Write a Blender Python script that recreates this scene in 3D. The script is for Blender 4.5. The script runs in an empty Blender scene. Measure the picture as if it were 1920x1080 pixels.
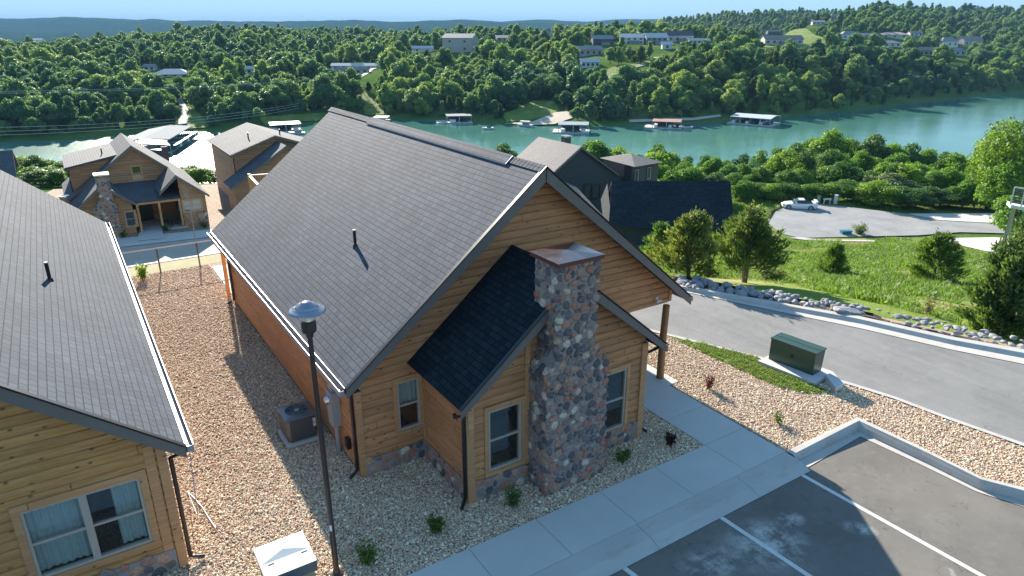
import bpy, math, random
import numpy as np
from mathutils import Vector
C = bpy.context.scene
COL = C.collection
R_ = math.radians
rng = np.random.default_rng(7)
random.seed(7)
# ------------------------------------------------------------------ camera, sky, sun, exposure
F_PX, HOR, VX = 1300.0, 48.0, 65.0
PITCH = math.atan((540-HOR)/F_PX)
CAMH = 9.9
cam = bpy.data.cameras.new('camera'); camo = bpy.data.objects.new('camera', cam); COL.objects.link(camo)
cam.sensor_width = 36; cam.lens = 36*F_PX/1920; cam.clip_start = .1; cam.clip_end = 30000
HEAD = math.atan2(-(VX-960)/F_PX, math.cos(PITCH)+math.tan(PITCH)*math.sin(PITCH))
camo.location = (0, 0, CAMH); camo.rotation_euler = (math.pi/2-PITCH, 0, -HEAD)
C.camera = camo
SUN_AZ, SUN_EL = math.atan2(.36, 2.25), R_(23.7)
w = bpy.data.worlds.new('World'); C.world = w; w.use_nodes = True
nt = w.node_tree; bg = nt.nodes['Background']
sky = nt.nodes.new('ShaderNodeTexSky'); sky.sky_type = 'NISHITA'; sky.sun_disc = False
sky.sun_elevation = SUN_EL; sky.sun_rotation = SUN_AZ
sky.air_density = 1.0; sky.dust_density = 0.0; sky.ozone_density = 3.0; sky.altitude = 300
tint = nt.nodes.new('ShaderNodeMix'); tint.data_type = 'RGBA'; tint.blend_type = 'MULTIPLY'; tint.inputs[0].default_value = 1; tint.inputs[7].default_value = (1.5, 2.1, 2.45, 1)
nt.links.new(sky.outputs[0], tint.inputs[6])
def _vm(op, a, b):
    n_ = nt.nodes.new('ShaderNodeVectorMath'); n_.operation = op
    for i, v in enumerate((a, b)):
        if isinstance(v, tuple): n_.inputs[i].default_value = v
        else: nt.links.new(v, n_.inputs[i])
    return n_.outputs[0]
# soft shoulder on the very bright sky near the sun, so that it stays blue
soft = _vm('DIVIDE', tint.outputs[2], _vm('ADD', _vm('DIVIDE', tint.outputs[2], (1.95, 3.05, 4.2)), (1., 1., 1.)))
nt.links.new(soft, bg.inputs[0]); bg.inputs[1].default_value = 0.112
sl = bpy.data.lights.new('sun', 'SUN'); sl.energy = 4.8; sl.angle = R_(.5); sl.color = (1, .91, .78)
so = bpy.data.objects.new('sun', sl); COL.objects.link(so)
sd = Vector((math.sin(SUN_AZ)*math.cos(SUN_EL), math.cos(SUN_AZ)*math.cos(SUN_EL), math.sin(SUN_EL)))
so.rotation_euler = sd.to_track_quat('Z', 'Y').to_euler(); so.location = (0, 0, 60)
C.view_settings.view_transform = 'Standard'; C.view_settings.look = 'None'
C.view_settings.exposure = 1.55; C.view_settings.gamma = 1.0
C.cycles.max_bounces = 6; C.cycles.transparent_max_bounces = 12; C.cycles.volume_bounces = 0
C.cycles.diffuse_bounces = 3; C.cycles.glossy_bounces = 3; C.cycles.transmission_bounces = 4

# ------------------------------------------------------------------ surveying: points of the place measured from the viewpoint
_f = np.array([0, math.cos(PITCH), -math.sin(PITCH)]); _u = np.array([0, math.sin(PITCH), math.cos(PITCH)]); _r = np.array([1., 0, 0])
_ch, _sh = math.cos(HEAD), math.sin(HEAD)
RM = np.array([[_ch, _sh, 0], [-_sh, _ch, 0], [0, 0, 1]])
CP = np.array([0, 0, CAMH])
def ray(x, y): return RM @ (_r*(x-960)/F_PX + _u*(540-y)/F_PX + _f)
def onz(x, y, z=0.): r = ray(x, y); return CP + r*((z-CAMH)/r[2])
def ony(x, y, Y): r = ray(x, y); return CP + r*(Y/r[1])
def onx(x, y, X): r = ray(x, y); return CP + r*(X/r[0])
def LF(x, y):  # world -> lateral, forward of the heading
    return x*_ch - y*_sh, x*_sh + y*_ch
def unLF(l, f): return l*_ch + f*_sh, -l*_sh + f*_ch
def SCOL(x): return (x-960)/F_PX/(math.cos(PITCH)+math.tan(PITCH)*math.sin(PITCH))
def project(P):
    d = RM.T @ (np.asarray(P, float)-CP); z = d @ _f
    return 960+F_PX*(d @ _r)/z, 540-F_PX*(d @ _u)/z
def rowT(y): v = (540-y)/F_PX; return (math.sin(PITCH)-v*math.cos(PITCH))/(math.cos(PITCH)+v*math.sin(PITCH))
def zrow(F, y): return CAMH - F*rowT(y)

# ------------------------------------------------------------------ mesh helpers
def uv_for(pts):
    p = np.asarray(pts, float); n = np.zeros(3)
    for i in range(len(p)): n += np.cross(p[i]-p[0], p[(i+1) % len(p)]-p[0])
    L = np.linalg.norm(n)
    if L < 1e-12: return [(0, 0)]*len(p)
    n /= L
    if abs(n[2]) > .999: u = np.array([1., 0, 0]); v = np.array([0, 1., 0])
    else:
        u = np.cross([0, 0, 1], n); u /= np.linalg.norm(u); v = np.cross(n, u)
    return [(q @ u, q @ v) for q in p]
class MB:
    def __init__(s): s.v = []; s.f = []; s.uv = []; s.mi = []; s.cur = 0
    def face(s, pts, uv=None):
        b = len(s.v); s.v += [tuple(map(float, p)) for p in pts]; s.f.append(tuple(range(b, b+len(pts))))
        s.uv += list(uv) if uv is not None else uv_for(pts); s.mi.append(s.cur); return s
    def mat(s, i): s.cur = i; return s
    def frame_box(s, o, ax, ay, az, a0, a1, b0, b1, c0, c1):
        o, ax, ay, az = (np.asarray(q, float) for q in (o, ax, ay, az))
        P = lambda a, b, c: o+ax*a+ay*b+az*c
        for q in ([(a0,b0,c0),(a0,b1,c0),(a1,b1,c0),(a1,b0,c0)], [(a0,b0,c1),(a1,b0,c1),(a1,b1,c1),(a0,b1,c1)],
                  [(a0,b0,c0),(a1,b0,c0),(a1,b0,c1),(a0,b0,c1)], [(a1,b1,c0),(a0,b1,c0),(a0,b1,c1),(a1,b1,c1)],
                  [(a0,b1,c0),(a0,b0,c0),(a0,b0,c1),(a0,b1,c1)], [(a1,b0,c0),(a1,b1,c0),(a1,b1,c1),(a1,b0,c1)]):
            s.face([P(*t) for t in q])
        return s
    def box(s, x0, x1, y0, y1, z0, z1): return s.frame_box((0,0,0), (1,0,0), (0,1,0), (0,0,1), x0, x1, y0, y1, z0, z1)
    def bar(s, p, q, wd, ht, up=(0, 0, 1)):
        p, q = np.asarray(p, float), np.asarray(q, float); d = q-p; L = np.linalg.norm(d); d = d/L
        sd_ = np.cross(d, up); sd_ /= np.linalg.norm(sd_); u2 = np.cross(sd_, d)
        return s.frame_box(p, d, sd_, u2, 0, L, -wd/2, wd/2, -ht/2, ht/2)
    def tube(s, pts, rad, n=8, cap=True):
        pts = [np.asarray(p, float) for p in pts]; rad = [rad]*len(pts) if np.isscalar(rad) else rad
        rings = []; ref = None
        for i, p in enumerate(pts):
            d = pts[min(i+1, len(pts)-1)]-pts[max(i-1, 0)]; d = d/(np.linalg.norm(d)+1e-9)
            if ref is None: ref = np.cross(d, [0, 0, 1]) if abs(d[2]) < .95 else np.cross(d, [1, 0, 0])
            a = ref-d*(ref @ d); a /= np.linalg.norm(a)+1e-9; ref = a; b = np.cross(d, a)
            rings.append([p+rad[i]*(a*math.cos(t)+b*math.sin(t)) for t in np.linspace(0, 2*math.pi, n, endpoint=False)])
        base = len(s.v)
        for r in rings: s.v += [tuple(q) for q in r]
        for i in range(len(rings)-1):
            for k in range(n):
                k2 = (k+1) % n; s.f.append((base+i*n+k, base+i*n+k2, base+(i+1)*n+k2, base+(i+1)*n+k)); s.mi.append(s.cur)
                s.uv += [(k/n, i), ((k+1)/n, i), ((k+1)/n, i+1), (k/n, i+1)]
        if cap:
            s.face(rings[0][::-1]); s.face(rings[-1])
        return s
    def lathe(s, prof, c=(0, 0, 0), n=24):
        base = len(s.v)
        for r, z in prof:
            for t in np.linspace(0, 2*math.pi, n, endpoint=False): s.v.append((c[0]+r*math.cos(t), c[1]+r*math.sin(t), c[2]+z))
        for i in range(len(prof)-1):
            for k in range(n):
                k2 = (k+1) % n; s.f.append((base+i*n+k, base+i*n+k2, base+(i+1)*n+k2, base+(i+1)*n+k)); s.mi.append(s.cur)
                s.uv += [(k/n, i), ((k+1)/n, i), ((k+1)/n, i+1), (k/n, i+1)]
        return s
    def prism(s, poly, z0, z1):  # poly counter-clockwise xy ; z0,z1 scalars
        b = [(x, y, z0) for x, y in poly]; t = [(x, y, z1) for x, y in poly]
        s.face(t); s.face(b[::-1])
        for i in range(len(poly)):
            j = (i+1) % len(poly); s.face([b[i], b[j], t[j], t[i]])
        return s
    def slab(s, quad, th):  # polygon with thickness going along its normal downwards
        q = [np.asarray(p, float) for p in quad]; n = np.cross(q[1]-q[0], q[2]-q[0]); n /= np.linalg.norm(n)
        if n[2] < 0: q = q[::-1]; n = -n
        b = [p-n*th for p in q]
        s.face(q); s.face(b[::-1])
        for i in range(len(q)):
            j = (i+1) % len(q); s.face([b[i], b[j], q[j], q[i]])
        return s
    def arrays(s, V, Fq):
        b = len(s.v); s.v += [tuple(p) for p in V.tolist()]
        for f in Fq.tolist(): s.f.append(tuple(b+i for i in f))
        k = Fq.shape[1]; un = [(0, 0), (1, 0), (1, 1), (0, 1)][:k]
        s.uv += un*len(Fq); s.mi += [s.cur]*len(Fq); return s
    def build(s, name, mats, parent=None, smooth=False, local=False):
        me = bpy.data.meshes.new(name)
        V = np.array(s.v, float)
        if parent is not None and not local: V = V-np.array(worldloc(parent))
        me.from_pydata(V.tolist(), [], s.f); uvl = me.uv_layers.new(name='UVMap')
        uvl.data.foreach_set('uv', np.array(s.uv, float).ravel())
        for m in (mats if isinstance(mats, (list, tuple)) else [mats]): me.materials.append(m)
        me.polygons.foreach_set('material_index', s.mi)
        if smooth: me.polygons.foreach_set('use_smooth', [True]*len(me.polygons))
        me.update()
        o = bpy.data.objects.new(name, me); COL.objects.link(o)
        if parent is not None: o.parent = parent
        return o
def worldloc(o):
    p = Vector((0, 0, 0))
    while o is not None: p += o.location; o = o.parent
    return p
def tag(o, label=None, cat=None, group=None, kind=None):
    if label: o['label'] = label
    if cat: o['category'] = cat
    if group: o['group'] = group
    if kind: o['kind'] = kind
    return o
def thing(name, loc, label, cat, group=None, rz=0):
    o = bpy.data.objects.new(name, None); COL.objects.link(o); o.location = loc; o.rotation_euler = (0, 0, rz)
    return tag(o, label, cat, group)
def struct(o): o['kind'] = 'structure'; return o
def copy_tree(o, parent=None):
    c = o.copy(); COL.objects.link(c); c.parent = parent
    for ch in [q for q in o.children]: copy_tree(ch, c)
    return c

# ------------------------------------------------------------------ materials
class NT:
    def __init__(s, name):
        s.m = bpy.data.materials.new(name); s.m.use_nodes = True; s.t = s.m.node_tree; s.b = s.t.nodes['Principled BSDF']; s.out = s.t.nodes['Material Output']
    def n(s, typ, **kw):
        nd = s.t.nodes.new('ShaderNode'+typ); ins = kw.pop('ins', {})
        for k, v in kw.items(): setattr(nd, k, v)
        for k, v in ins.items(): s.put(nd.inputs[k], v)
        return nd
    def put(s, sock, v):
        if isinstance(v, bpy.types.NodeSocket): s.t.links.new(v, sock)
        else:
            if hasattr(sock, 'default_value') and not np.isscalar(v) and len(v) == 3 and sock.type == 'RGBA': v = (*v, 1)
            sock.default_value = v
    def math(s, op, a, b=0., c=0.): return s.n('Math', operation=op, ins={0: a, 1: b, 2: c}).outputs[0]
    def mix(s, f, a, b, mode='MIX'):
        nd = s.n('Mix', data_type='RGBA', blend_type=mode); s.put(nd.inputs[0], f); s.put(nd.inputs[6], a); s.put(nd.inputs[7], b); return nd.outputs[2]
    def noise(s, vec, scale, detail=3., rough=.55, out=0): return s.n('TexNoise', ins={'Vector': vec, 'Scale': scale, 'Detail': detail, 'Roughness': rough}).outputs[out]
    def ramp(s, f, stops, interp='LINEAR'):
        nd = s.n('ValToRGB'); cr = nd.color_ramp; cr.interpolation = interp
        while len(cr.elements) < len(stops): cr.elements.new(.5)
        for e, (p, c) in zip(cr.elements, stops): e.position = p; e.color = (*c, 1) if len(c) == 3 else c
        s.put(nd.inputs[0], f); return nd.outputs[0]
    def rng(s, f, a, b, c, d): return s.n('MapRange', ins={0: f, 1: a, 2: b, 3: c, 4: d}).outputs[0]
    def pos(s): return s.n('NewGeometry').outputs['Position']
    def obj(s): return s.n('TexCoord').outputs['Object']
    def uv(s): return s.n('UVMap').outputs[0]
    def mapv(s, v, scale=(1, 1, 1), rot=(0, 0, 0)): return s.n('Mapping', ins={'Vector': v, 'Scale': scale, 'Rotation': rot}).outputs[0]
    def bump(s, h, strength=.5, dist=.02, normal=None):
        nd = s.n('Bump', ins={'Height': h, 'Strength': strength, 'Distance': dist})
        if normal is not None: s.put(nd.inputs['Normal'], normal)
        return nd.outputs[0]
    def fin(s, color=None, rough=None, normal=None, spec=None, metal=None, **kw):
        for k, v in (('Base Color', color), ('Roughness', rough), ('Normal', normal), ('Specular IOR Level', spec), ('Metallic', metal)):
            if v is not None: s.put(s.b.inputs[k], v)
        for k, v in kw.items(): s.put(s.b.inputs[k.replace('_', ' ')], v)
        return s.m
def plain(name, col, rough=.6, var=.12, scale=3., bump=.0, metal=0., spec=.5, bscale=60.):
    t = NT(name); p = t.obj(); nz = t.noise(p, scale, 4)
    c = t.mix(nz, tuple(x*(1-var) for x in col), tuple(min(1, x*(1+var)) for x in col))
    nrm = t.bump(t.noise(p, bscale, 2), bump, .01) if bump else None
    return t.fin(c, t.rng(nz, 0, 1, max(0, rough-.06), min(1, rough+.06)), nrm, spec, metal)
def shingle(name, c1, c2, rough=.75, spec=.5, sc=1.):
    t = NT(name); uv = t.mapv(t.uv(), (1, 1, 1))
    br = t.n('TexBrick', offset=.37, offset_frequency=2, squash=1.6, squash_frequency=3, ins={'Vector': uv, 'Color1': c1, 'Color2': c2, 'Mortar': tuple(x*.22 for x in c1), 'Scale': 1., 'Mortar Size': .009*sc, 'Mortar Smooth': .3, 'Bias': 0., 'Brick Width': .21*sc, 'Row Height': .145*sc})
    sep = t.n('SeparateXYZ', ins={0: uv}).outputs[1]
    fr = t.math('FRACT', t.math('DIVIDE', sep, .145*sc))
    gran = t.noise(t.pos(), 90, 2); big = t.noise(t.pos(), .5, 4)
    col = t.mix(t.rng(gran, .3, .7, 0, 1), (.72,)*3, (1.25,)*3); c = t.mix(1., br.outputs[0], col, 'MULTIPLY')
    c = t.mix(1., c, t.mix(t.rng(big, .3, .7, 0, 1), (.88,)*3, (1.12,)*3), 'MULTIPLY')
    c = t.mix(t.rng(fr, .0, .16, .55, 0.), c, tuple(x*.38 for x in c2))  # darkens each course at its butt, painting the shadow of the tabs
    h = t.math('ADD', t.math('MULTIPLY', t.math('SUBTRACT', 1., fr), .9), t.math('MULTIPLY', br.outputs[1], -.9))
    nrm = t.bump(h, .55, .012*sc); nrm = t.bump(gran, .3, .006, nrm)
    return t.fin(c, rough, nrm, spec)
def logwood(name, base=(.52, .262, .110), dark=(.36, .165, .062), light=(.64, .35, .165), course=.19, knots=1.):
    t = NT(name); uv = t.uv(); sp = t.n('SeparateXYZ', ins={0: uv}); u, v = sp.outputs[0], sp.outputs[1]
    row = t.math('FLOOR', t.math('DIVIDE', v, course))
    off = t.n('TexWhiteNoise', noise_dimensions='1D', ins={'W': row}).outputs[0]
    seg = t.math('FLOOR', t.math('DIVIDE', t.math('ADD', u, t.math('MULTIPLY', off, 9.)), 4.4))
    pid = t.n('CombineXYZ', ins={0: row, 1: seg, 2: 3.}).outputs[0]
    wn = t.n('TexWhiteNoise', noise_dimensions='3D', ins={'Vector': pid}).outputs[0]
    gv = t.n('CombineXYZ', ins={0: t.math('ADD', t.math('MULTIPLY', u, 1.1), t.math('MULTIPLY', wn, 40.)), 1: t.math('MULTIPLY', v, 14.), 2: row}).outputs[0]
    grain = t.noise(gv, 1.6, 5, .65)
    c = t.ramp(grain, [(.25, dark), (.5, base), (.78, light)])
    c = t.mix(1., c, t.mix(wn, (.86, .85, .82), (1.12, 1.11, 1.07)), 'MULTIPLY')
    kv = t.n('CombineXYZ', ins={0: t.math('ADD', u, t.math('MULTIPLY', wn, 7.)), 1: t.math('MULTIPLY', v, 1.8), 2: 0.}).outputs[0]
    vo = t.n('TexVoronoi', voronoi_dimensions='2D', ins={'Vector': kv, 'Scale': 2.0, 'Randomness': 1.}); d = vo.outputs['Distance']
    keep = t.math('GREATER_THAN', t.n('SeparateColor', ins={0: vo.outputs['Color']}).outputs[0], 1-.55*knots)
    kd = t.math('MULTIPLY', t.rng(d, .035, .10, 1., 0.), keep)
    c = t.mix(t.math('MULTIPLY', kd, .85), c, (.07, .03, .012))
    big = t.noise(t.pos(), .7, 4); c = t.mix(t.rng(big, .45, .75, 0, .35), c, tuple(x*.72 for x in base))
    fr = t.math('FRACT', t.math('DIVIDE', v, course)); seam = t.rng(t.math('ABSOLUTE', t.math('SUBTRACT', fr, .5)), .455, .495, 0., 1.)
    butt = t.rng(t.math('ABSOLUTE', t.math('SUBTRACT', t.math('FRACT', t.math('DIVIDE', t.math('ADD', u, t.math('MULTIPLY', off, 9.)), 4.4)), .5)), .4965, .4985, 0., 1.)
    nrm = t.bump(t.math('SUBTRACT', t.math('MULTIPLY', grain, .25), t.math('ADD', seam, butt)), .5, .008)
    c = t.mix(t.math('MULTIPLY', butt, .6), c, (.10, .05, .02))
    return t.fin(c, .55, nrm, .35)
M = {}
M['shingle'] = shingle('shingle_main', (.088, .106, .136), (.064, .077, .100), .85, .2)
M['shingle_left'] = shingle('shingle_left', (.088, .106, .132), (.070, .084, .107), .88, .18)
M['shingle_shaded'] = shingle('shingle_shaded', (.012, .020, .027), (.022, .033, .042), .9, .12)  # bay roof: shade from the main gable put into the shingle colour
M['shingle_far'] = shingle('shingle_far', (.105, .116, .132), (.088, .097, .11), .85, .25, 1.5)
M['log'] = logwood('log_siding', (.49, .228, .105), (.33, .135, .052), (.59, .305, .155))
M['log_left'] = logwood('log_siding_left', (.49, .25, .09), (.34, .15, .05), (.60, .335, .13), knots=1.5)
M['log_far'] = logwood('log_siding_cottage', (.40, .225, .125), (.28, .14, .07), (.48, .29, .17), .22, .5)
M['timber'] = logwood('timber_trim', (.52, .27, .13), (.40, .19, .085), (.62, .35, .18), .6, .5)
M['post'] = plain('post_wood', (.26, .115, .04), .5, .3, 8, .3)
M['rake'] = plain('rake_board', (.15, .13, .12), .6, .1, 2)
M['soffit'] = plain('soffit', (.10, .085, .07), .7)
M['black'] = plain('black_metal', (.012, .012, .014), .35, .1)
M['gutter'] = plain('gutter_metal', (.30, .29, .31), .5, .1, metal=.0, spec=.4)
M['alu'] = plain('bright_metal', (.62, .62, .66), .25, .1, metal=.9)
M['lip'] = plain('highlight_pale_metal', (.42, .41, .46), .4, .05)  # pale tone paints the sun highlight on gutter lips; also vent edge, rail
M['vinyl'] = plain('vinyl_frame', (.42, .36, .30), .45, .05)
M['white'] = plain('white_paint', (.72, .72, .70), .5, .08)
M['copper'] = plain('metal_flue_cap', (.30, .21, .20), .22, .25, 5, metal=.9)
M['copper_edge'] = plain('flue_cap_edge', (.10, .035, .028), .5, .1)
M['grey_box'] = plain('utility_grey', (.30, .32, .335), .45)
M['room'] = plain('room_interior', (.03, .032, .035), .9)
M['curtain'] = plain('curtain_cloth', (.55, .60, .60), .9, .15, 9)
M['pole'] = plain('lamp_pole_bronze', (.045, .030, .026), .35, .15, 6, spec=.6)
M['lampcap'] = plain('lamp_cap_metal', (.30, .31, .36), .22, .1, metal=.7)
def glass(name, tint=(.75, .85, .85), refl=.12):
    t = NT(name); gl = t.n('BsdfGlossy', ins={'Color': (1, 1, 1), 'Roughness': .02}); tr = t.n('BsdfTransparent', ins={'Color': tint})
    lw = t.n('LayerWeight', ins={'Blend': .35}).outputs[0]
    mx = t.n('MixShader', ins={0: t.math('ADD', t.math('MULTIPLY', lw, .6), refl), 1: tr.outputs[0], 2: gl.outputs[0]})
    t.t.links.new(mx.outputs[0], t.out.inputs[0]); return t.m
M['glass'] = glass('window_glass')
t = NT('lamp_globe'); M['globe'] = t.fin((.75, .75, .72), .3, None, .5, Transmission_Weight=.3)
def mortar_mat():
    t = NT('mortar'); n_ = t.noise(t.pos(), 30, 4); c = t.mix(n_, (.25, .215, .205), (.34, .30, .285)); return t.fin(c, .9, t.bump(n_, .6, .02))
M['mortar'] = mortar_mat()
def stone_mat(name, pal, rough=.6, sc=18):
    t = NT(name); r = t.n('NewGeometry').outputs['Random Per Island']
    k = len(pal); c = t.ramp(r, [((i+.001)/k, p) for i, p in enumerate(pal)], 'CONSTANT')
    n_ = t.noise(t.pos(), sc, 5); c = t.mix(1., c, t.mix(t.rng(n_, .3, .7, 0, 1), (.7,)*3, (1.3,)*3), 'MULTIPLY')
    return t.fin(c, rough, t.bump(n_, .4, .01), .4)
M['river'] = stone_mat('river_rock', [(0.121,0.099,0.104),(0.409,0.206,0.140),(0.158,0.129,0.132),(0.335,0.249,0.204),(0.102,0.086,0.092),(0.372,0.181,0.120),(0.195,0.155,0.144),(0.484,0.361,0.272),(0.167,0.129,0.120),(0.316,0.185,0.144),(0.121,0.103,0.104),(0.428,0.258,0.168),(0.242,0.185,0.164),(0.391,0.163,0.108),(0.149,0.120,0.120),(0.558,0.447,0.352),(0.279,0.163,0.128),(0.205,0.168,0.160),(0.140,0.112,0.112),(0.353,0.224,0.176),(0.391,0.146,0.096),(0.112,0.095,0.096)])
M['riprap'] = stone_mat('limestone_riprap', [(.46,.48,.50),(.54,.55,.55),(.34,.35,.37),(.50,.48,.44),(.42,.43,.45),(.25,.25,.26)], .8, 9)
M['pebble'] = stone_mat('gravel_pebbles', [(.50,.36,.24),(.62,.50,.38),(.42,.28,.18),(.70,.62,.52),(.36,.25,.19),(.56,.42,.30),(.48,.33,.23),(.40,.36,.34),(.66,.52,.36),(.30,.22,.18),(.74,.68,.60),(.52,.34,.24)], .75, 40)
def gravel_mat():
    t = NT('gravel_bed'); p = t.pos()
    vo = t.n('TexVoronoi', ins={'Vector': p, 'Scale': 26., 'Randomness': 1.}); r = t.n('SeparateColor', ins={0: vo.outputs['Color']}).outputs[0]
    c = t.ramp(r, [(0, (.30,.20,.13)), (.2, (.46,.34,.23)), (.4, (.58,.46,.34)), (.55, (.38,.26,.18)), (.7, (.66,.56,.45)), (.85, (.42,.30,.21)), (.95, (.70,.64,.56))], 'CONSTANT')
    d = vo.outputs['Distance']; c = t.mix(t.rng(d, .35, .62, 0, .8), c, (.22, .15, .10))
    big = t.noise(p, .35, 4); c = t.mix(1., c, t.mix(t.rng(big, .3, .7, 0, 1), (.88, .86, .84), (1.1, 1.08, 1.05)), 'MULTIPLY')
    return t.fin(c, .85, t.bump(t.math('SUBTRACT', 1., d), 1., .035), .3)
M['gravel'] = gravel_mat()
def concrete(name, c1, c2, stain=.0):
    t = NT(name); p = t.pos(); n1 = t.noise(p, .8, 6, .6); n2 = t.noise(p, 60, 3)
    c = t.mix(t.rng(n1, .3, .7, 0, 1), c1, c2); c = t.mix(.25, c, t.mix(n2, c1, c2))
    if stain:
        s_ = t.noise(t.mapv(p, (.7, 3, 1)), 1.6, 6, .7); c = t.mix(t.rng(s_, .52, .68, 0, stain), c, (.42, .30, .23))
    return t.fin(c, .85, t.bump(n2, .25, .004), .3)
M['concrete'] = concrete('concrete_walk', (.47, .46, .43), (.55, .54, .51))
M['curb'] = concrete('concrete_curb', (.41, .395, .37), (.49, .475, .445), .55)
M['pad'] = concrete('concrete_pad', (.50, .48, .46), (.58, .56, .54))
def asphalt(name, base, chalk=False, streak=None):
    t = NT(name); p = t.pos(); n1 = t.noise(p, .45, 6, .62); n2 = t.noise(p, 110, 2)
    c = t.mix(t.rng(n1, .3, .7, 0, 1), tuple(x*.82 for x in base), tuple(x*1.2 for x in base))
    c = t.mix(1., c, t.mix(n2, (.75,)*3, (1.25,)*3), 'MULTIPLY')
    if streak:
        s_ = t.noise(t.mapv(p, (2.2, .10, 1), (0, 0, streak)), 1., 5, .6); c = t.mix(t.rng(s_, .4, .65, 0, .5), c, tuple(x*1.28 for x in base))
    m1 = t.noise(p, 3.2, 5, .7); c = t.mix(t.rng(m1, .5, .72, 0, .35), c, tuple(x*1.5 for x in base)); sp_ = t.n('TexVoronoi', ins={'Vector': p, 'Scale': 1.1}).outputs['Distance']; c = t.mix(t.rng(sp_, .02, .05, .5, 0), c, tuple(x*.35 for x in base))
    ck = t.n('TexVoronoi', feature='DISTANCE_TO_EDGE', ins={'Vector': t.n('VectorMath', operation='ADD', ins={0: t.mapv(p, (.16, .11, .1)), 1: t.noise(p, .8, 4, .6, 1)}).outputs[0], 'Scale': 1.}).outputs[0]; c = t.mix(t.rng(ck, .0, .004, .55, 0), c, tuple(x*.3 for x in base))
    if chalk:
        dn = t.noise(p, 2.2, 6, .72)
        def blob(x, y, r, sx, sy, amt, a):
            nonlocal c
            v = t.n('VectorMath', operation='SUBTRACT', ins={0: p, 1: (x, y, 0)}).outputs[0]
            v = t.n('VectorRotate', ins={'Vector': v, 'Angle': a}).outputs[0]
            v = t.mapv(v, (sx, sy, 0)); L = t.n('VectorMath', operation='LENGTH', ins={0: v}).outputs['Value']
            m = t.math('MULTIPLY', t.rng(L, r*.3, r, 1., 0.), t.rng(dn, .42, .62, 0., 1.)); c = t.mix(t.math('MULTIPLY', m, amt), c, (.62, .60, .56))
        for b_ in CHALK: blob(*b_)
    return t.fin(c, .82, t.bump(n2, .5, .006), .35)
CHALK = []
for px, py, r, sx, sy, amt, a in ((1440, 1015, .95, 1, 1.2, .75, .3), (1482, 975, .38, 1, 1.3, .8, .2), (1610, 992, .42, 1, 1.7, .95, .9), (1330, 1060, .8, 1, 1.5, .6, .2), (1780, 1068, .35, 1, 4, .55, 2.3), (1420, 1040, 1.5, 1, 1.8, .3, .5)):
    q = onz(px, py, -.15); CHALK.append((float(q[0]), float(q[1]), r, sx, sy, amt, a))
M['lot'] = asphalt('parking_asphalt', (.155, .142, .125), True)
M['road'] = asphalt('road_asphalt', (.185, .182, .175), False, 2.84)
M['culdesac'] = asphalt('cul_de_sac_asphalt', (.25, .25, .25))
M['paint'] = plain('road_paint', (.62, .61, .58), .7, .2, 14)
def terrain_mat():
    t = NT('terrain'); p = t.pos(); n1 = t.noise(p, .05, 6, .6); n2 = t.noise(p, .9, 5); n3 = t.noise(p, .012, 6, .7)
    c = t.ramp(n1, [(.3, (.06, .12, .025)), (.5, (.09, .16, .035)), (.7, (.17, .20, .07))])
    c = t.mix(t.rng(n2, .3, .7, 0, .6), c, (.06, .095, .028))
    ds = t.n('VectorMath', operation='LENGTH', ins={0: p}).outputs['Value']
    wood = t.ramp(n3, [(.35, (.012, .034, .016)), (.5, (.020, .048, .022)), (.66, (.032, .062, .026))])
    c = t.mix(t.rng(ds, 650, 1100, 0, 1), c, wood)
    far = t.noise(p, .04, 4, .6)
    return t.fin(c, .9, t.bump(t.math('ADD', t.math('MULTIPLY', far, t.rng(ds, 400, 1200, 0, 22.)), t.math('MULTIPLY', n2, .2)), .8, 1.), 0.)
M['terrain'] = terrain_mat()
def meadow_mat():
    t = NT('meadow_turf'); p = t.pos(); n1 = t.noise(p, .22, 5, .6); n2 = t.noise(p, 6, 4)
    c = t.ramp(n1, [(.32, (.13, .18, .035)), (.5, (.18, .25, .04)), (.66, (.34, .31, .15))])
    c = t.mix(t.rng(n2, .3, .7, 0, .5), c, (.09, .13, .03)); return t.fin(c, .9, t.bump(n2, .8, .08), .1)
M['meadow'] = meadow_mat()
M['dirt'] = plain('bare_dirt', (.30, .23, .16), .95, .25, 1.5, .6, bscale=12)
M['sand'] = plain('pale_sand', (.50, .42, .32), .95, .2, .6, .4, bscale=8)
M['bank_shade'] = plain('bank_shade_black', (.012, .012, .013), .8, .2)  # near-black tone for the shade along the bank edge
def leaf(name, cols, trans=.35, rough=.5, tcol=None, pt=.6):
    t = NT(name); oi = t.n('ObjectInfo').outputs['Random']; ri = t.n('NewGeometry').outputs['Random Per Island']
    k = len(cols); c = t.ramp(oi, [(i/max(1, k-1), q) for i, q in enumerate(cols)])
    c = t.mix(1., c, t.mix(ri, (pt, pt, pt), (2-pt, 2-pt, 2-pt)), 'MULTIPLY')
    n_ = t.noise(t.obj(), .45, 3); c = t.mix(1., c, t.mix(t.rng(n_, .35, .65, 0, 1), (.78, .82, .85), (1.22, 1.16, 1.0)), 'MULTIPLY')
    if 'far' in name:
        st = t.noise(t.n('ObjectInfo').outputs['Location'], .014, 3, .6); c = t.mix(1., c, t.mix(t.rng(st, .38, .62, 0, 1), (.62, .78, .95), (1.5, 1.28, 1.0)), 'MULTIPLY')
    t.fin(c, rough, None, .25)
    tl = t.n('BsdfTranslucent', ins={'Color': t.mix(1., c, (1.15, 1.15, .62), 'MULTIPLY')})
    mx = t.n('MixShader', ins={0: trans, 1: t.b.outputs[0], 2: tl.outputs[0]}); t.t.links.new(mx.outputs[0], t.out.inputs[0]); return t.m
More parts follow.
